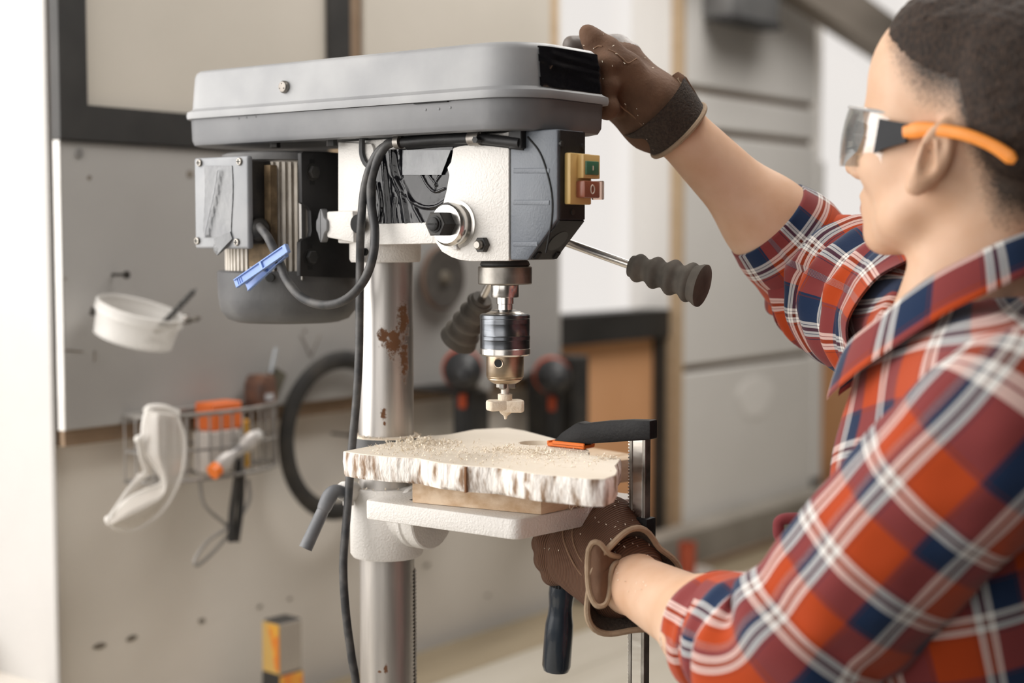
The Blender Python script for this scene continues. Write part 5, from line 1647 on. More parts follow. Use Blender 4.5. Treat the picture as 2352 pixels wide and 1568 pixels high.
def sd_head(P):
    p = head_local(P)
    m = p * [1, 1, 1]
    m[:, 2] = np.where(m[:, 2] < 0, m[:, 2] / .90, m[:, 2])
    a = np.abs(m[:, 1])
    ms = np.column_stack([m[:, 0], a, m[:, 2]])      # mirrored
    d = s_ell(m, (-.022, 0, .062), (.099, .0765, .088))
    d = smin(d, s_ell(m, (.034, 0, .045), (.058, .064, .075)), .03)
    d = smin(d, s_ell(ms, (.046, .030, .068), (.043, .040, .048)), .03)
    d = smin(d, s_ell(m, (.038, 0, .088), (.052, .056, .054)), .03)
    d = smin(d, s_ell(m, (.040, 0, -.012), (.052, .058, .066)), .03)
    d = smin(d, s_cone(ms, (.0, .050, -.022), (.028, .046, -.060), .021, .017), .03)
    d = smin(d, s_cone(ms, (.028, .046, -.058), (.064, .014, -.084), .017, .016), .025)
    d = smin(d, s_ell(m, (.070, 0, -.084), (.018, .020, .016)), .018)
    d = smin(d, s_ell(ms, (.058, .040, -.010), (.026, .024, .022)), .03)
    d = smin(d, s_cone(ms, (.088, .004, .030), (.074, .040, .034), .011, .011), .018)
    d = smin(d, s_ell(m, (.068, 0, -.052), (.026, .030, .026)), .02)
    # eye sockets
    d = smax(d, -s_ell(ms, (.104, .032, .012), (.018, .019, .012)), .012)
    d = smin(d, s_ell(ms, (.078, .032, .012), (.0125, .0135, .0125)), .003)
    # nose
    d = smin(d, s_cone(m, (.088, 0, .018), (.116, 0, -.020), .0085, .0095), .012)
    d = smin(d, s_ell(ms, (.102, .010, -.024), (.012, .009, .008)), .008)
    # lips and mouth line
    d = smin(d, s_ell(m, (.0875, 0, -.0475), (.010, .024, .0075)), .009)
    d = smin(d, s_ell(m, (.0850, 0, -.0600), (.010, .020, .0080)), .009)
    d = smax(d, -s_ell(m, (.1005, 0, -.0535), (.009, .025, .0010)), .004)
    # ears: raised shell with a hollow
    eB = np.eye(3)
    ca, sa = math.cos(.12), math.sin(.12)
    eB = np.array([[ca, 0, sa], [0, 1, 0], [-sa, 0, ca]])
    ce, se = math.cos(-.5), math.sin(-.5)
    eB2 = np.array([[ce, -se, 0], [se, ce, 0], [0, 0, 1]])
    q = (ms - np.array([-.004, .079, .004])) @ eB2.T
    q = q @ eB.T
    w = np.clip((-q[:, 2]) / .033, 0, 1)
    qq = q.copy()
    qq[:, 0] = q[:, 0] - .004 * w
    ear = s_ell(qq, (0, 0, 0), (.0150, .0072, .0335))
    ear = smin(ear, s_ell(qq, (.004, .0, -.028), (.009, .006, .011)), .008)
    hol = s_ell(qq, (.0025, .0085, .003), (.0088, .0105, .0215))
    ear = smax(ear, -hol, .004)
    ridge = s_cone(qq, (.002, .003, .014), (-.006, .003, -.008), .0024, .0026)
    ear = smin(ear, ridge, .003)
    d = smin(d, ear, .007)
    return d


NK0, NK1 = HPT(-.034, 0, -.045), N0 - ZV * .02


def sd_body(P):
    d = sd_head(P)
    nk = s_cone(P, NK0, NK1, .056, .062)
    nk = smin(nk, s_cone(P, HPT(-.02, .030, -.035), N0 + Ft * .055 + Lt * .02 - ZV * .02, .018, .016), .03)
    nk = smin(nk, s_cone(P, HPT(-.02, -.030, -.035), N0 + Ft * .055 - Lt * .02 - ZV * .02, .018, .016), .03)
    nk = smin(nk, s_cone(P, HPT(.022, 0, -.062), N0 + Ft * .030 - ZV * .03, .014, .02), .03)
    d = smin(d, nk, .022)
    t = s_cone(P, CH + Lt * .06, CH - Lt * .06, .07, .07)
    t = smin(t, s_cone(P, N0 - ZV * .06, CH, .05, .07), .05)
    t = smin(t, s_cone(P, CH, HIP + ZV * .05, .075, .08), .05)
    t = smin(t, s_cone(P, SHL, SHR, .035, .035), .03)
    d = smin(d, t, .04)
    for sh, el, wr in ((SHR, ELR, WRR), (SHL, ELL, WRL)):
        fa = wr - el
        d = smin(d, s_cone(P, sh, el, .044, .038), .03)
        d = smin(d, s_cone(P, el, el + fa * .35, .038, .0425), .03)
        d = smin(d, s_cone(P, el + fa * .30, wr, .0425, .0285), .04)
        d = smin(d, s_cone(P, wr, wr + fa * .10, .0295, .030), .02)
    return d


allp = np.array([SHL, SHR, ELL, ELR, WRL, WRR, HIP, HPT(-.13, 0, .16), HPT(.14, 0, 0), HPT(0, .1, 0), HPT(0, -.1, 0)])
lo_, hi_ = allp.min(0) - .11, allp.max(0) + .11
lo_[2] = HIP[2] - .03
V, F = surface(sd_body, lo_, hi_, .0034)
person = tag(obj('person', (V, F), SKIN, None, sharp=None), 'person in orange and navy plaid shirt, gloves and safety glasses, reaching to the drill press', 'person')
Vw = V
p = head_local(Vw)
# cropped hair fading down the side: a mask carried per vertex
bF = np.interp(p[:, 0], [-.12, -.055, -.03, -.012, .02, .045, .068, .10], [-.075, -.06, -.015, .026, .032, .056, .082, .108])
st = np.clip(.10 + .90 * (p[:, 2] - bF) / .045, 0, 1)
st = np.where((np.abs(p[:, 1]) > .0795) & (p[:, 0] > -.03) & (p[:, 0] < .02) & (p[:, 2] < .042), 0, st) * (p[:, 2] > -.09)
brow = np.exp(-((p[:, 2] - .036) / .0055) ** 2) * (p[:, 0] > .068) * (np.abs(p[:, 1]) > .012) * (np.abs(p[:, 1]) < .05)
st = np.maximum(st, .9 * brow)
attr(person, 'stubble', st)
lips = np.exp(-((p[:, 2] + .0535) / .008) ** 2) * (p[:, 0] > .088) * (np.abs(p[:, 1]) < .022)
attr(person, 'lips', np.clip(lips, 0, 1))
# mole on the jaw
mo = HPT(.040, .058, -.052)

# hair on top: a shell over the skull
HAIR_DUMMY = 0
HAIRM = M('short_brown_hair', (.012, .006, .003), (.058, .031, .018), 420, .75, 0, .9, 520, lo=.4, hi=.7, stretch=(1, 1, .45))


def hairline(f):
    return np.interp(f, [-.12, -.055, -.03, -.012, .02, .045, .068, .10], [-.075, -.06, -.015, .026, .032, .056, .082, .108])


def sd_hair(P):
    p = head_local(P)
    d = s_ell(p, (-.022, 0, .062), (.099, .0765, .088))
    d = smin(d, s_ell(p, (.034, 0, .045), (.058, .064, .075)), .03)
    d = smin(d, s_ell(np.column_stack([p[:, 0], np.abs(p[:, 1]), p[:, 2]]), (.046, .030, .068), (.043, .040, .048)), .03)
    d = smin(d, s_ell(p, (.038, 0, .088), (.052, .056, .054)), .03)
    lim = hairline(p[:, 0]) + np.interp(p[:, 0], [.02, .07], [.042, .016])
    up = np.clip((p[:, 2] - lim) / .05, 0, 1)
    n_ = wob(p, 8, 800, 6) * .0010 + wob(p, 9, 220, 5) * .0008
    up = np.minimum(up, np.clip((.100 - p[:, 0]) / .05, 0, 1))
    d = d - (.0005 + .0085 * up + n_ * (.3 + up))
    cut = lim - p[:, 2] + wob(p, 10, 900, 6) * .004
    # temple corners recede
    cut2 = p[:, 0] - (.092 - .35 * np.maximum(np.abs(p[:, 1]) - .03, 0)) - .0 + wob(p, 12, 900, 6) * .003
    return smax(smax(d, cut, .006), cut2, .006)


V, F = surface(sd_hair, H0 - .16, H0 + .19, .0030)
obj('hair', (V, F), HAIRM, person, sharp=None, label='short cropped brown hair')

# ------------------------------------------------------------------ plaid shirt
PLAID = bpy.data.materials.new('plaid_flannel')
PLAID.use_nodes = True
_N, _L = PLAID.node_tree.nodes, PLAID.node_tree.links
b = _N['Principled BSDF']
b.inputs['Roughness'].default_value = .9
b.inputs['Specular IOR Level'].default_value = .15
b.inputs['Sheen Weight'].default_value = .15
at_ = _N.new('ShaderNodeAttribute'); at_.attribute_name = 'weave'
sx = _N.new('ShaderNodeSeparateXYZ'); _L.new(at_.outputs['Vector'], sx.inputs[0])
OR, NV, WT, MR = (.43, .056, .011), (.013, .029, .074), (.84, .82, .78), (.12, .022, .014)
SEQ = [(0, OR), (.27, MR), (.285, OR), (.31, WT), (.345, NV), (.352, WT), (.385, MR), (.43, WT), (.463, NV), (.470, WT), (.505, NV), (.80, MR), (.815, NV), (.84, OR), (.9, OR)]


def warp(out, off):
    a_ = _N.new('ShaderNodeMath'); a_.operation = 'MULTIPLY_ADD'; a_.inputs[1].default_value = 1 / .077; a_.inputs[2].default_value = off
    _L.new(out, a_.inputs[0])
    f_ = _N.new('ShaderNodeMath'); f_.operation = 'FRACT'; _L.new(a_.outputs[0], f_.inputs[0])
    r_ = _N.new('ShaderNodeValToRGB'); r_.color_ramp.interpolation = 'CONSTANT'
    e = r_.color_ramp.elements
    e[0].position, e[0].color = 0, (*SEQ[0][1], 1)
    e[1].position, e[1].color = SEQ[1][0], (*SEQ[1][1], 1)
    for pos, c_ in SEQ[2:]:
        k = e.new(pos); k.color = (*c_, 1)
    _L.new(f_.outputs[0], r_.inputs[0])
    return r_.outputs[0]


ca_, cb_ = warp(sx.outputs[0], .12), warp(sx.outputs[1], .40)
# twill: fine diagonal threads show warp or weft
ad = _N.new('ShaderNodeMath'); ad.operation = 'ADD'; _L.new(sx.outputs[0], ad.inputs[0]); _L.new(sx.outputs[1], ad.inputs[1])
tw = _N.new('ShaderNodeMath'); tw.operation = 'MULTIPLY'; tw.inputs[1].default_value = 6.283 / .0011; _L.new(ad.outputs[0], tw.inputs[0])
sn = _N.new('ShaderNodeMath'); sn.operation = 'SINE'; _L.new(tw.outputs[0], sn.inputs[0])
mr_ = _N.new('ShaderNodeMapRange'); mr_.inputs['From Min'].default_value = -1; mr_.inputs['To Min'].default_value = .38; mr_.inputs['To Max'].default_value = .62
_L.new(sn.outputs[0], mr_.inputs[0])
mx = _N.new('ShaderNodeMix'); mx.data_type = 'RGBA'
_L.new(mr_.outputs[0], mx.inputs['Factor']); _L.new(ca_, mx.inputs['A']); _L.new(cb_, mx.inputs['B'])
_L.new(mx.outputs['Result'], b.inputs['Base Color'])
tc = _N.new('ShaderNodeTexCoord')
nz_ = _N.new('ShaderNodeTexNoise'); nz_.inputs['Scale'].default_value = 900; _L.new(tc.outputs['Object'], nz_.inputs['Vector'])
bp = _N.new('ShaderNodeBump'); bp.inputs['Strength'].default_value = .25; bp.inputs['Distance'].default_value = .0006
_L.new(nz_.outputs['Fac'], bp.inputs['Height']); _L.new(bp.outputs[0], b.inputs['Normal'])


def sd_shirt(P):
    t = s_ell(P, CH + Ft * .015 + ZV * .0, (.17, .118, .195), np.stack([Lt, Ft, ZV], 1))
    lo = CH - ZV * .26 - Ft * .01
    t = smin(t, s_ell(P, lo, (.165, .125, .22), np.stack([Lt, Ft, ZV], 1)), .08)
    t = smin(t, s_cone(P, lo - ZV * .06, HIP + ZV * .0, .125, .13), .08)
    t = smin(t, s_cone(P, SHL - Lt * .03, SHR, .066, .062), .05)
    t = smin(t, s_cone(P, N0 - ZV * .035 + Lt * .045 - Ft * .02, SHL - Lt * .02, .060, .064), .05)
    t = smin(t, s_cone(P, N0 - Ft * .065 - ZV * .02, CH - Ft * .03, .062, .10), .05)
    t = smin(t, s_cone(P, N0 - ZV * .045, CH, .075, .10), .05)
    w = .0045 * wob(P * [1, 1, 1.0], 21, 26, 5) + .0018 * wob(P, 22, 60, 5)
    t = t + w
    # open neck
    t = smax(t, -s_cone(P, N0 + ZV * .10 + Ft * .0, N0 - ZV * .06 + Ft * .012, .085, .052), .01)
    # hem
    t = np.maximum(t, HIP[2] - .06 - P[:, 2])
    return t


lo_ = np.minimum(np.minimum(SHL, SHR), HIP) - .24
hi_ = np.maximum(np.maximum(SHL, SHR), HIP) + .24
lo_[2], hi_[2] = HIP[2] - .08, N0[2] + .08
V, F = surface(sd_shirt, lo_, hi_, .0055)
shirt = obj('shirt', (V, F), PLAID, person, sharp=None, label='orange and navy plaid flannel shirt')
q = V - CH
l_, f_, z_ = q @ Lt, q @ Ft, q[:, 2]
angt = np.arctan2(l_, f_)
uu = angt * .15
rot = math.radians(-12)
attr(shirt, 'weave', np.column_stack([uu * math.cos(rot) - z_ * math.sin(rot), uu * math.sin(rot) + z_ * math.cos(rot), 0 * uu]))


def sleeve(name, path, rad, u0, seed, amp, twist=0.0, nseg=110, nring=72, off=0.0, thick=.002, fold=None, v0=0.0, flat=1.0):
    """cloth tube along a path; carries its own weave coordinates (round, along)."""
    P = spline(path, nseg)
    m = len(P)
    s_ = np.concatenate([[0], np.cumsum(np.linalg.norm(np.diff(P, axis=0), axis=1))])
    R = np.interp(np.linspace(0, 1, m), np.linspace(0, 1, len(rad)), rad)
    T = np.gradient(P, axis=0); T /= np.linalg.norm(T, axis=1)[:, None]
    u = np.asarray(u0, float); u = u - T[0] * (u @ T[0]); u /= np.linalg.norm(u)
    V, W_ = [], []
    Rm = float(np.mean(R))
    for i in range(m):
        u = u - T[i] * (u @ T[i]); u /= np.linalg.norm(u)
        w = np.cross(T[i], u)
        for k in range(nring):
            a_ = 2 * math.pi * k / nring
            V.append(P[i] + R[i] * (math.cos(a_) * u + flat * math.sin(a_) * w))
            W_.append((a_ * Rm + twist * s_[i], s_[i] + v0, 0))
    V = np.array(V); W_ = np.array(W_)
    N_ = V - np.repeat(P, nring, 0)
    N_ /= np.linalg.norm(N_, axis=1)[:, None]
    tt = np.repeat(np.linspace(0, 1, m), nring)
    d = amp * wob(V, seed, 55, 6) + amp * .6 * wob(V, seed + 1, 110, 5)
    if fold is not None:
        d = d + fold(tt, W_)
    V = V + N_ * d[:, None]
    F = []
    for i in range(m - 1):
        for k in range(nring):
            F.append([i * nring + k, i * nring + (k + 1) % nring, (i + 1) * nring + (k + 1) % nring, (i + 1) * nring + k])
    n0 = len(V)
    Vi = V - N_ * thick
    F2 = [[a_ + n0 for a_ in f_[::-1]] for f_ in F]
    e = (m - 1) * nring
    F3 = [[e + k, e + (k + 1) % nring, e + n0 + (k + 1) % nring, e + n0 + k] for k in range(nring)]
    o_ = obj(name, (np.vstack([V, Vi]), F + F2 + F3), PLAID, shirt, sharp=None)
    attr(o_, 'weave', np.vstack([W_, W_]))
    return o_


def rings_fold(k, a, lo, hi):
    def f_(t, W_):
        g = np.clip((t - lo) / .08, 0, 1) * np.clip((hi - t) / .08, 0, 1)
        return g * a * np.sin(k * t * 6.28 + 1.7 * np.sin(W_[:, 0] * 22) + .6 * np.sin(W_[:, 0] * 41 + 2))
    return f_


# near (left) arm: shoulder, elbow, rolled below the elbow
fl = (WRL - ELL) / np.linalg.norm(WRL - ELL)
sleeve('sleeve', [SHL - Lt * .05 + ZV * .01, SHL + Lt * .0 - ZV * .005, SHL + (ELL - SHL) * .35, SHL + (ELL - SHL) * .75, ELL + ZV * .004, ELL + fl * .05, ELL + fl * .10], [.066, .074, .073, .070, .067, .062, .055], Lt, 31, .0032, fold=lambda t, W_: rings_fold(7, .0045, .45, .9)(t, W_), v0=.03)
sleeve('cuff', [ELL + fl * .062, ELL + fl * .080, ELL + fl * .10, ELL + fl * .122], [.050, .058, .056, .049], Lt, 33, .0022, nseg=36, thick=.004, fold=lambda t, W_: .002 * np.sin(W_[:, 0] * 30 + 9 * t), v0=.02)
# far (right) arm
fr_ = (WRR - ELR) / np.linalg.norm(WRR - ELR)
sleeve('sleeve', [SHR + (SHL - SHR) * .15, SHR, SHR + (ELR - SHR) * .4, SHR + (ELR - SHR) * .8, ELR + fr_ * .0, ELR + fr_ * .05], [.075, .082, .078, .073, .068, .060], Lt, 41, .0030, fold=rings_fold(8, .0070, .2, .95), v0=.05)
sleeve('cuff', [ELR + fr_ * -.004, ELR + fr_ * .02, ELR + fr_ * .06, ELR + fr_ * .098], [.056, .0655, .0625, .0535], Lt, 43, .0018, nseg=36, thick=.004, fold=lambda t, W_: .0015 * np.sin(W_[:, 0] * 26 + 6 * t), v0=.0)

# collar: a band round the neck with a fold-over leaf
cf, cb0 = dep(1.395, 1958, 850), dep(1.30, 2420, 575)
n_ = 64
V, W_ = [], []
nw = 9
ctr = (cf + cb0) / 2
axF = (cf - cb0) / 2
for i in range(n_):
    a_ = math.radians(14 + (346 - 14) * i / (n_ - 1))
    c_ = ctr + axF * math.cos(a_) + Lt * .078 * math.sin(a_) + ZV * (.012 * math.sin(a_) ** 2)
    out = axF / np.linalg.norm(axF) * math.cos(a_) + Lt * math.sin(a_)
    for j in range(nw):
        w = j / (nw - 1)
        # from inner base up and over, then down outside
        if w < .4:
            q_ = c_ + ZV * (.030 * w / .4 - .004) - out * .002
        else:
            g = (w - .4) / .6
            q_ = c_ + ZV * (.026 - .040 * g + .006 * math.sin(3.14 * g)) + out * (.004 + .022 * g)
        V.append(q_)
        W_.append((a_ * .085, w * .07 + .045, 0))
V = np.array(V); W_ = np.array(W_)
V = V + .0012 * wob(V, 51, 90, 5)[:, None] * ZV
F = [[i * nw + j, (i + 1) * nw + j, (i + 1) * nw + j + 1, i * nw + j + 1] for i in range(n_ - 1) for j in range(nw - 1)]
V2 = V - ZV * .0022
o_ = obj('collar', (np.vstack([V, V2]), F + [[a_ + len(V) for a_ in f_[::-1]] for f_ in F]), PLAID, shirt, sharp=None)
attr(o_, 'weave', np.vstack([W_, W_]))
# shirt tail puffing out at the belt, left edge of the body
pf = dep(1.42, 1800, 1215)
P = spline([dep(1.42, 1870, 1190), dep(1.42, 1800, 1192), dep(1.42, 1788, 1212), dep(1.42, 1800, 1238), dep(1.42, 1870, 1245)], 40)
o_ = obj('pocket_flap', tube(P, .0055, 12), PLAID, shirt, sharp=None)
attr(o_, 'weave', np.tile([[0.0, 0.01, 0]], (len(o_.data.vertices), 1)))
# button placket
P = [CH + Ft * .128 + ZV * (.10 - .05 * k) + Lt * .012 for k in range(6)]
for k in range(1, 5):
    obj('button', cyl(P[k], P[k] + Ft * .003, .0055, 16), M('button_white', (.7, .68, .64), rough=.35), shirt)

# trousers and shoes, below the frame
TRM = M('dark_work_trousers', (.03, .034, .045), (.05, .055, .07), 30, .9)


def sd_tr(P):
    d = s_ell(P, HIP - ZV * .05, (.165, .12, .13), np.stack([Lt, Ft, ZV], 1))
    for s in (-1, 1):
        h_ = HIP - ZV * .08 + Lt * .085 * s
        k_ = np.array([h_[0], h_[1], .50]) + Ft * .01
        a_ = np.array([h_[0], h_[1], .10]) - Ft * .02
        d = smin(d, s_cone(P, h_, k_, .090, .066), .04)
        d = smin(d, s_cone(P, k_, a_, .066, .058), .03)
    return np.maximum(d, .05 - P[:, 2])


V, F = surface(sd_tr, HIP - [.3, .3, .95], HIP + [.3, .3, .12], .011)
obj('trousers', (V, F), TRM, person, sharp=None)
for s in (-1, 1):
    c_ = np.array([HIP[0], HIP[1], 0]) + Lt * .09 * s + Ft * .03
    B3 = np.stack([Lt, Ft, ZV], 1)
    V, F = surface(lambda P: np.maximum(smin(s_ell(P, c_ + ZV * .035 + Ft * .05, (.048, .10, .042), B3), s_ell(P, c_ + ZV * .06 - Ft * .04, (.045, .065, .062), B3), .03), .0015 - P[:, 2]), c_ - [.2, .2, .02], c_ + [.2, .2, .16], .008)
    obj('shoe', (V, F), BLACK_PL, person, sharp=None)

# ------------------------------------------------------------------ gloves
GLV = M('brown_suede_glove', (.105, .052, .028), (.155, .082, .047), 34, .85, 0, .35, 240, lo=.3, hi=.7)
GLV_D = M('dark_mesh_glove', (.03, .022, .017), (.055, .04, .03), 340, .9, 0, .8, 420)
GLV_G = M('grey_brown_leather', (.12, .10, .09), (.17, .145, .13), 22, .5, 0, .2, 200)
PIPE = M('tan_piping', (.30, .215, .14), (.38, .28, .19), 60, .85, 0, .4, 300)
RIBM = bpy.data.materials.new('ribbed_brown_cloth')
RIBM.use_nodes = True
_N, _L = RIBM.node_tree.nodes, RIBM.node_tree.links
b = _N['Principled BSDF']; b.inputs['Roughness'].default_value = .85
b.inputs['Base Color'].default_value = (.105, .046, .022, 1)
at_ = _N.new('ShaderNodeAttribute'); at_.attribute_name = 'rib'
wv = _N.new('ShaderNodeMath'); wv.operation = 'SINE'
ml = _N.new('ShaderNodeMath'); ml.operation = 'MULTIPLY'; ml.inputs[1].default_value = 6.283 / .0026
_L.new(at_.outputs['Fac'], ml.inputs[0]); _L.new(ml.outputs[0], wv.inputs[0])
mr_ = _N.new('ShaderNodeMapRange'); mr_.inputs['From Min'].default_value = -1
_L.new(wv.outputs[0], mr_.inputs[0])
bp = _N.new('ShaderNodeBump'); bp.inputs['Strength'].default_value = .8; bp.inputs['Distance'].default_value = .0010
_L.new(mr_.outputs[0], bp.inputs['Height']); _L.new(bp.outputs[0], b.inputs['Normal'])
mx = _N.new('ShaderNodeMix'); mx.data_type = 'RGBA'
mx.inputs['A'].default_value = (.075, .032, .016, 1); mx.inputs['B'].default_value = (.135, .062, .032, 1)
_L.new(mr_.outputs[0], mx.inputs['Factor']); _L.new(mx.outputs['Result'], b.inputs['Base Color'])


def chain(P, pts, rs, k=.006):
    d = None
    for i in range(len(pts) - 1):
        c_ = s_cone(P, pts[i], pts[i + 1], rs[i], rs[i + 1])
        d = c_ if d is None else smin(d, c_, k)
    return d


# right hand on the cover corner
G = lambda x, y, d: dep(d, x, y)
r_palm = [(G(1500, 235, 1.640), G(1432, 150, 1.650), .030, .024), (G(1508, 262, 1.645), G(1432, 195, 1.655), .031, .024), (G(1500, 285, 1.655), G(1430, 240, 1.665), .028, .022), (G(1515, 260, 1.645), G(1532, 271, 1.645), .034, .033)]
XR_ = W0 + .0145
onx = lambda x, y: on(0, XR_, x, y)
fing = [
    ([G(1440, 128, 1.655), G(1420, 108, 1.662), G(1372, 100, 1.655), G(1312, 103, 1.648)], [.0145, .0125, .0115, .0095]),
    ([G(1430, 165, 1.660), onx(1392, 150), onx(1362, 150), onx(1338, 152)], [.0145, .0130, .0115, .0095]),
    ([G(1428, 205, 1.664), onx(1392, 196), onx(1362, 192), onx(1338, 190)], [.0140, .0125, .0110, .0090]),
    ([G(1428, 245, 1.666), onx(1394, 246), onx(1366, 240), onx(1345, 236)], [.0130, .0115, .0100, .0085]),
]
thumb = ([G(1490, 225, 1.622), G(1440, 160, 1.612), G(1392, 118, 1.608), G(1362, 92, 1.606), G(1350, 77, 1.606)], [.021, .0175, .0148, .0118, .0092])


def sd_gr(P):
    d = None
    for a_, b_, ra_, rb_ in r_palm:
        c_ = s_cone(P, a_, b_, ra_, rb_)
        d = c_ if d is None else smin(d, c_, .02)
    for pts, rs in fing:
        d = smin(d, chain(P, pts, rs), .007)
    d = smin(d, chain(P, *thumb), .011)
    return d + .0006 * wob(P, 61, 190, 5) + .0008 * wob(P, 62, 90, 4)


allg = np.array([q_ for a_ in r_palm for q_ in a_[:2]] + [q_ for f_ in fing for q_ in f_[0]] + thumb[0])
V, F = surface(sd_gr, allg.min(0) - .05, allg.max(0) + .05, .0022)
gr = obj('glove', (V, F), GLV, person, sharp=None, label='brown work glove gripping the cover corner')


def band(name, c0, c1, r0, r1, mat, parent, flat=1.0, u0=ZV, seed=3, amp=.0006, thick=.002):
    P = np.linspace(c0, c1, 12)
    T = (c1 - c0) / np.linalg.norm(c1 - c0)
    u = np.asarray(u0, float); u = u - T * (u @ T); u /= np.linalg.norm(u)
    w = np.cross(T, u)
    k = 56
    V = []
    for i in range(12):
        r_ = r0 + (r1 - r0) * i / 11
        for j in range(k):
            a_ = 2 * math.pi * j / k
            V.append(P[i] + r_ * (math.cos(a_) * u + flat * math.sin(a_) * w))
    V = np.array(V)
    N_ = V - np.repeat(P, k, 0); N_ /= np.linalg.norm(N_, axis=1)[:, None]
    V = V + N_ * (amp * wob(V, seed, 160, 5))[:, None]
    F = [[i * k + j, i * k + (j + 1) % k, (i + 1) * k + (j + 1) % k, (i + 1) * k + j] for i in range(11) for j in range(k)]
    n0 = len(V)
    V2 = V - N_ * thick
    o_ = obj(name, (np.vstack([V, V2]), F + [[a_ + n0 for a_ in f_[::-1]] for f_ in F]), mat, parent, sharp=None)
    return o_, V[-k:], V[:k]


wdir = (ELR - WRR) / np.linalg.norm(ELR - WRR)
c0, c1 = WRR - wdir * .020, WRR + wdir * .020
cuffR, rimR, _ = band('glove_cuff', c0, c1, .0445, .0380, GLV_D, gr, u0=ZV)
obj('piping', tube(rimR, .0030, 8, closed=True), PIPE, gr)
P = spline([G(1548, 172, 1.63), G(1562, 195, 1.628), G(1580, 222, 1.632), G(1586, 248, 1.638)], 20)
obj('pull_tab', tube(P, np.interp(np.arange(len(P)), [0, 5, len(P) - 1], [.006, .0105, .008]), 12, flat=.4), GLV, gr)
obj('tab_piping', tube(P + DV * -.004 + ZV * -.004 + RV * .004, .0022, 8), PIPE, gr)
pk = dep(1.625, 1448, 112)
gr.data.materials.append(GLV_G)
fcen = np.array([V[f_].mean(0) for f_ in F])
gm = (chain(fcen, fing[0][0], fing[0][1]) < .0035) & (chain(fcen, *thumb) > .003)
gr.data.polygons.foreach_set('material_index', gm.astype(np.int32))
gr.data.update()

# left hand on the clamp screw
cz = np.array([XC, ysc, 0])
l_palm = [(G(1425, 1305, 1.545), G(1335, 1215, 1.585), .034, .024), (G(1415, 1330, 1.545), G(1312, 1262, 1.585), .032, .024), (G(1400, 1350, 1.552), G(1310, 1305, 1.590), .026, .020), (G(1430, 1285, 1.548), G(1385, 1200, 1.585), .032, .026), (G(1425, 1318, 1.542), G(1434, 1325, 1.540), .034, .033)]
lf = [
    ([G(1335, 1208, 1.590), G(1282, 1200, 1.596), G(1262, 1212, 1.625), G(1285, 1222, 1.66), G(1315, 1225, 1.665)], [.0175, .0165, .0140, .0120, .010]),
    ([G(1318, 1238, 1.590), G(1266, 1240, 1.598), G(1254, 1248, 1.628), G(1280, 1256, 1.662), G(1312, 1258, 1.666)], [.0170, .0160, .0140, .0120, .010]),
    ([G(1308, 1272, 1.590), G(1264, 1278, 1.600), G(1256, 1284, 1.628), G(1280, 1290, 1.660), G(1310, 1290, 1.664)], [.0165, .0150, .0130, .0115, .009]),
    ([G(1310, 1305, 1.592), G(1278, 1312, 1.602), G(1272, 1317, 1.626), G(1290, 1320, 1.652), G(1312, 1318, 1.656)], [.0150, .0135, .0120, .0105, .009]),
]
lth = ([G(1430, 1265, 1.555), G(1408, 1195, 1.578), G(1372, 1170, 1.592), G(1340, 1178, 1.605), G(1322, 1192, 1.62)], [.026, .022, .0175, .0150, .0120])


def sd_gl(P):
    d = None
    for a_, b_, ra_, rb_ in l_palm:
        c_ = s_cone(P, a_, b_, ra_, rb_)
        d = c_ if d is None else smin(d, c_, .02)
    for pts, rs in lf:
        d = smin(d, chain(P, pts, rs), .0035)
    d = smin(d, chain(P, *lth), .014)
    return d + .0005 * wob(P, 71, 190, 5) + .0008 * wob(P, 72, 90, 4)


allg = np.array([q_ for a_ in l_palm for q_ in a_[:2]] + [q_ for f_ in lf for q_ in f_[0]] + lth[0])
V, F = surface(sd_gl, allg.min(0) - .05, allg.max(0) + .05, .0022)
gl = obj('glove', (V, F), RIBM, person, sharp=None, label='ribbed brown work glove closed on the clamp screw')
ax_ = G(1300, 1230, 1.6) - G(1420, 1290, 1.55)
ax_ /= np.linalg.norm(ax_)
px_ = (V - WRL)
attr(gl, 'rib', np.concatenate([px_ @ ax_ + .25 * (px_ @ np.cross(ax_, FW)) ** 2 / .05]))
# flared cuff with tan piping and hanging strap
wl_ = (ELL - WRL) / np.linalg.norm(ELL - WRL)
n_ = 60
T = wl_
u = ZV - T * (ZV @ T); u /= np.linalg.norm(u)
w = np.cross(T, u)
V = []
K = 10
for i in range(K):
    t = i / (K - 1)
    for j in range(n_):
        a_ = 2 * math.pi * j / n_
        r_ = .037 + .015 * t * t + .0045 * t * math.sin(3 * a_ + .8) + .0025 * t * math.sin(5 * a_ + 2)
        V.append(WRL + T * (-.022 + .040 * t + .006 * t * math.sin(2 * a_ + .5)) + r_ * (math.cos(a_) * u + math.sin(a_) * w))
V = np.array(V)
N_ = V - (WRL + ((V - WRL) @ T)[:, None] * T); N_ /= np.linalg.norm(N_, axis=1)[:, None]
F = [[i * n_ + j, i * n_ + (j + 1) % n_, (i + 1) * n_ + (j + 1) % n_, (i + 1) * n_ + j] for i in range(K - 1) for j in range(n_)]
V2 = V - N_ * .0022
obj('glove_cuff', (np.vstack([V, V2]), F + [[a_ + len(V) for a_ in f_[::-1]] for f_ in F]), GLV_D, gl, sharp=None)
obj('piping', tube(V[-n_:], .0032, 8, closed=True), PIPE, gl)
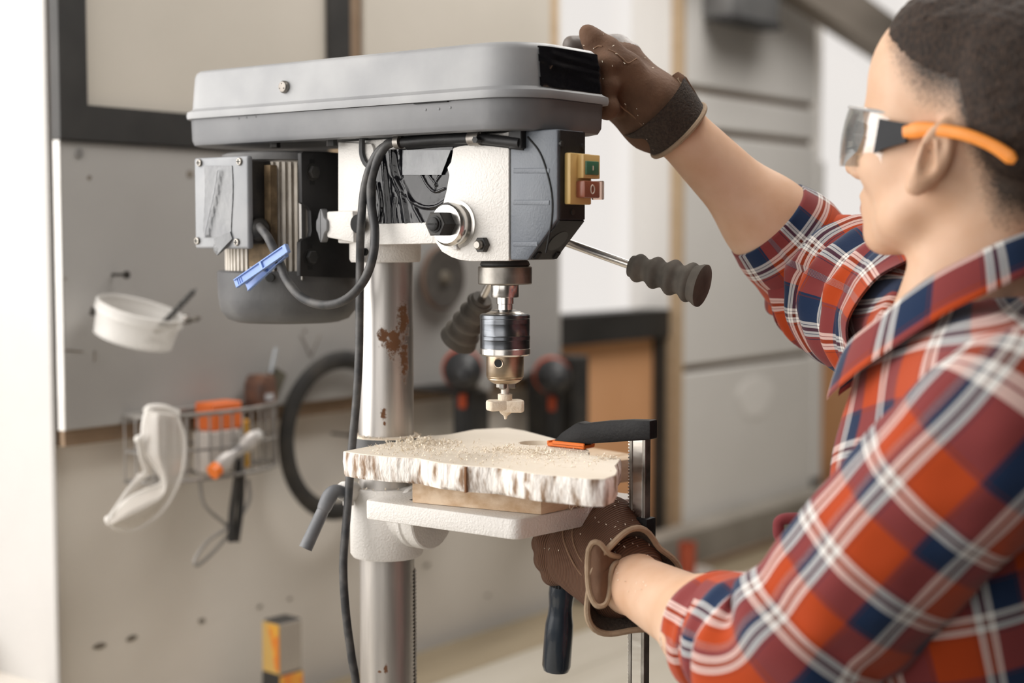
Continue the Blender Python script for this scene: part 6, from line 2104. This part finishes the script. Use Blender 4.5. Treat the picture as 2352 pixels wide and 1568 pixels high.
# strap: a stiff flap standing off the wrist
sd0 = 1.490
so_ = [(1352, 1262), (1349, 1300), (1352, 1350), (1362, 1380), (1375, 1392), (1392, 1384), (1400, 1352), (1402, 1318), (1410, 1296), (1432, 1282), (1400, 1272), (1378, 1248), (1362, 1246)]
bm = bmesh.new()
So = spline([(*q_, 0) for q_ in so_ + so_[:1]], 130)[:-1, :2]
dd_ = lambda x, y: 1.492 + .012 * ((x - 1375) / 40) ** 2
out3 = np.array([G(x, y, dd_(x, y)) for x, y in So])
c_ = np.array([G(1379, 1320, 1.488)])
nS = len(out3)
mid3 = out3 * .5 + c_ * .5
fr3 = np.vstack([out3, mid3, c_])
F = [[i, (i + 1) % nS, nS + (i + 1) % nS, nS + i] for i in range(nS)] + [[nS + i, nS + (i + 1) % nS, 2 * nS] for i in range(nS)]
bk3 = fr3 + FW * .0025
F += [[a_ + len(fr3) for a_ in f_[::-1]] for f_ in F]
F += [[i, (i + 1) % nS, (i + 1) % nS + len(fr3), i + len(fr3)] for i in range(nS)]
obj('wrist_strap', (np.vstack([fr3, bk3]), F), GLV, gl, sharp=60)
obj('strap_piping', tube(out3, .0028, 8, closed=True), PIPE, gl)

def on_mesh(V, x, y):
    rel = V - CAM
    z = rel @ FW
    px = 1176 + FPX * (rel @ RV) / z
    py = 784 - FPX * (rel @ UP) / z
    k = np.argsort((px - x) ** 2 + (py - y) ** 2)[:14]
    return V[k[np.argmin(z[k])]] - FW * .0002


GLW = np.array([v.co[:] for v in gl.data.vertices]) + np.array(person.location)
GRW = np.array([v.co[:] for v in gr.data.vertices]) + np.array(person.location)
SEAMM = M('glove_seam', (.19, .105, .06), (.24, .14, .085), 80, .85)
for pts in ([(1300, 1190), (1293, 1225), (1302, 1265), (1328, 1308), (1358, 1345)], [(1318, 1185), (1314, 1230), (1326, 1275), (1356, 1322)]):
    obj('seam', tube(spline([on_mesh(GLW, *q_) for q_ in pts], 30), .0010, 6), SEAMM, gl)
for pts in ([(1362, 112), (1372, 106), (1384, 104)], [(1398, 112), (1416, 120), (1432, 134), (1446, 144), (1462, 132)], [(1412, 225), (1430, 245), (1452, 270), (1474, 292)]):
    obj('seam', tube(spline([on_mesh(GRW, *q_) for q_ in pts], 24), .0009, 6), SEAMM, gr)

# specks of sawdust on gloves and forearm
V, F = [], []


def specks(o, n, test):
    me = o.data
    co = np.empty(len(me.vertices) * 3); me.vertices.foreach_get('co', co); co = co.reshape(-1, 3) + np.array(root_of(o).location)
    no = np.empty(len(me.vertices) * 3); me.vertices.foreach_get('normal', no); no = no.reshape(-1, 3)
    ok = np.nonzero(((no @ (-DV)) > .25) & test(co))[0]
    for i in rng.choice(ok, min(n, len(ok)), replace=False):
        t = np.cross(no[i], rng.normal(size=3)); t /= np.linalg.norm(t)
        w2 = np.cross(no[i], t)
        L_, B_ = rng.uniform(.0004, .0013), rng.uniform(.0002, .0005)
        c2 = co[i] + no[i] * .0004
        k = len(V)
        V.extend([c2 - t * L_ - w2 * B_, c2 + t * L_ - w2 * B_ + no[i] * .0008, c2 + t * L_ * .8 + w2 * B_ + no[i] * .0008, c2 - t * L_ + w2 * B_])
        F.append([k, k + 1, k + 2, k + 3])


specks(gl, 55, lambda c: c[:, 2] > WRL[2] + .02)
specks(gr, 35, lambda c: c[:, 2] < 3)
specks(person, 16, lambda c: (np.abs(c - WRL).max(1) < .10) & (c[:, 2] > WRL[2]))
V = np.array(V)
o_ = obj('wood_shavings', (np.vstack([V, V + [0, 0, .0002]]), F + [[i + len(V) for i in q_[::-1]] for q_ in F]), MC['shaving_pale'], sharp=None)
tag(o_, 'tiny pale sawdust specks stuck to the brown gloves and forearm', 'sawdust', kind='stuff')

# ------------------------------------------------------------------ safety glasses
OR_T = M('orange_temple', (.86, .27, .03), (.90, .32, .05), 40, .4)
TB = M('black_temple', (.008, .009, .012), (.014, .016, .02), 40, .5, spec=.25)
LENS = bpy.data.materials.new('clear_lens')
LENS.use_nodes = True
_n = LENS.node_tree
_n.nodes.clear()
_o = _n.nodes.new('ShaderNodeOutputMaterial')
_mx = _n.nodes.new('ShaderNodeMixShader')
_fr = _n.nodes.new('ShaderNodeLayerWeight'); _fr.inputs[0].default_value = .12
_ad = _n.nodes.new('ShaderNodeMath'); _ad.operation = 'ADD'; _ad.inputs[1].default_value = .06
_t = _n.nodes.new('ShaderNodeBsdfTransparent'); _t.inputs[0].default_value = (.86, .87, .87, 1)
_g = _n.nodes.new('ShaderNodeBsdfGlossy'); _g.inputs['Roughness'].default_value = .04
_n.links.new(_fr.outputs[1], _ad.inputs[0]); _n.links.new(_ad.outputs[0], _mx.inputs[0])
_n.links.new(_t.outputs[0], _mx.inputs[1]); _n.links.new(_g.outputs[0], _mx.inputs[2]); _n.links.new(_mx.outputs[0], _o.inputs[0])
gs = thing('safety_glasses', 'clear wraparound safety glasses with black and orange temples on the face', 'glasses', HPT(.09, 0, -.01))
V, F = [], []
na, nb = 40, 12
for i in range(na):
    a_ = math.radians(-78 + 156 * i / (na - 1))
    for j in range(nb):
        w = j / (nb - 1)
        up_ = .036 - .048 * w + .010 * w * (1 - abs(a_) / 1.4) * -1
        if w > .5:
            up_ += .020 * (w - .5) * 2 * math.exp(-(a_ / .22) ** 2)
        R_ = 1.0 - .03 * (2 * w - 1) ** 2
        V.append(HPT(.030 + .096 * math.cos(a_) * R_, .073 * math.sin(a_) * R_, up_))
for i in range(na - 1):
    for j in range(nb - 1):
        k = i * nb + j
        F.append([k, k + 1, k + nb + 1, k + nb])
V = np.array(V)
V2 = H0 + (V - H0) * .985
obj('lens', (np.vstack([V, V2]), F + [[a_ + len(V) for a_ in f_[::-1]] for f_ in F]), LENS, gs, sharp=None)
edge = np.vstack([V[0::nb], V[nb - 1::nb][::-1]])
obj('lens_rim', tube(V[0::nb], .0016, 8), M('clear_rim', (.75, .76, .77), rough=.1, trans=.5), gs)
for s in (1, -1):
    Pa = [HPT(.056, .0735 * s, .015), HPT(.042, .0765 * s, .018), HPT(.024, .0790 * s, .021)]
    Pb = [HPT(.028, .0790 * s, .0215), HPT(.008, .0802 * s, .0265), HPT(-.014, .0805 * s, .0275), HPT(-.034, .0800 * s, .026), HPT(-.056, .0775 * s, .020), HPT(-.074, .0745 * s, .011)]
    tb_ = spline(Pa, 20)
    hh = np.interp(np.linspace(0, 1, len(tb_)), [0, 1], [.0150, .0080])
    V = []
    for q_, h_ in zip(tb_, hh):
        for (dl, du) in ((-.0018, -1), (.0018, -1), (.0018, 1), (-.0018, 1)):
            V.append(q_ + Lh_ * dl * s + Uh * du * h_)
    F = [[i * 4 + k, i * 4 + (k + 1) % 4, (i + 1) * 4 + (k + 1) % 4, (i + 1) * 4 + k] for i in range(len(tb_) - 1) for k in range(4)] + [[3, 2, 1, 0], [len(V) - 4, len(V) - 3, len(V) - 2, len(V) - 1]]
    obj('temple_front', (np.array(V), F), TB, gs, label='black temple front', sharp=30)
    pb_ = spline(Pb, 44)
    obj('temple_arm', tube(pb_, np.interp(np.linspace(0, 1, len(pb_)), [0, .12, .3, .75, .95, 1], [.0055, .0072, .0055, .0052, .0058, .003]), 12, flat=.5), OR_T, gs, label='orange temple arm')
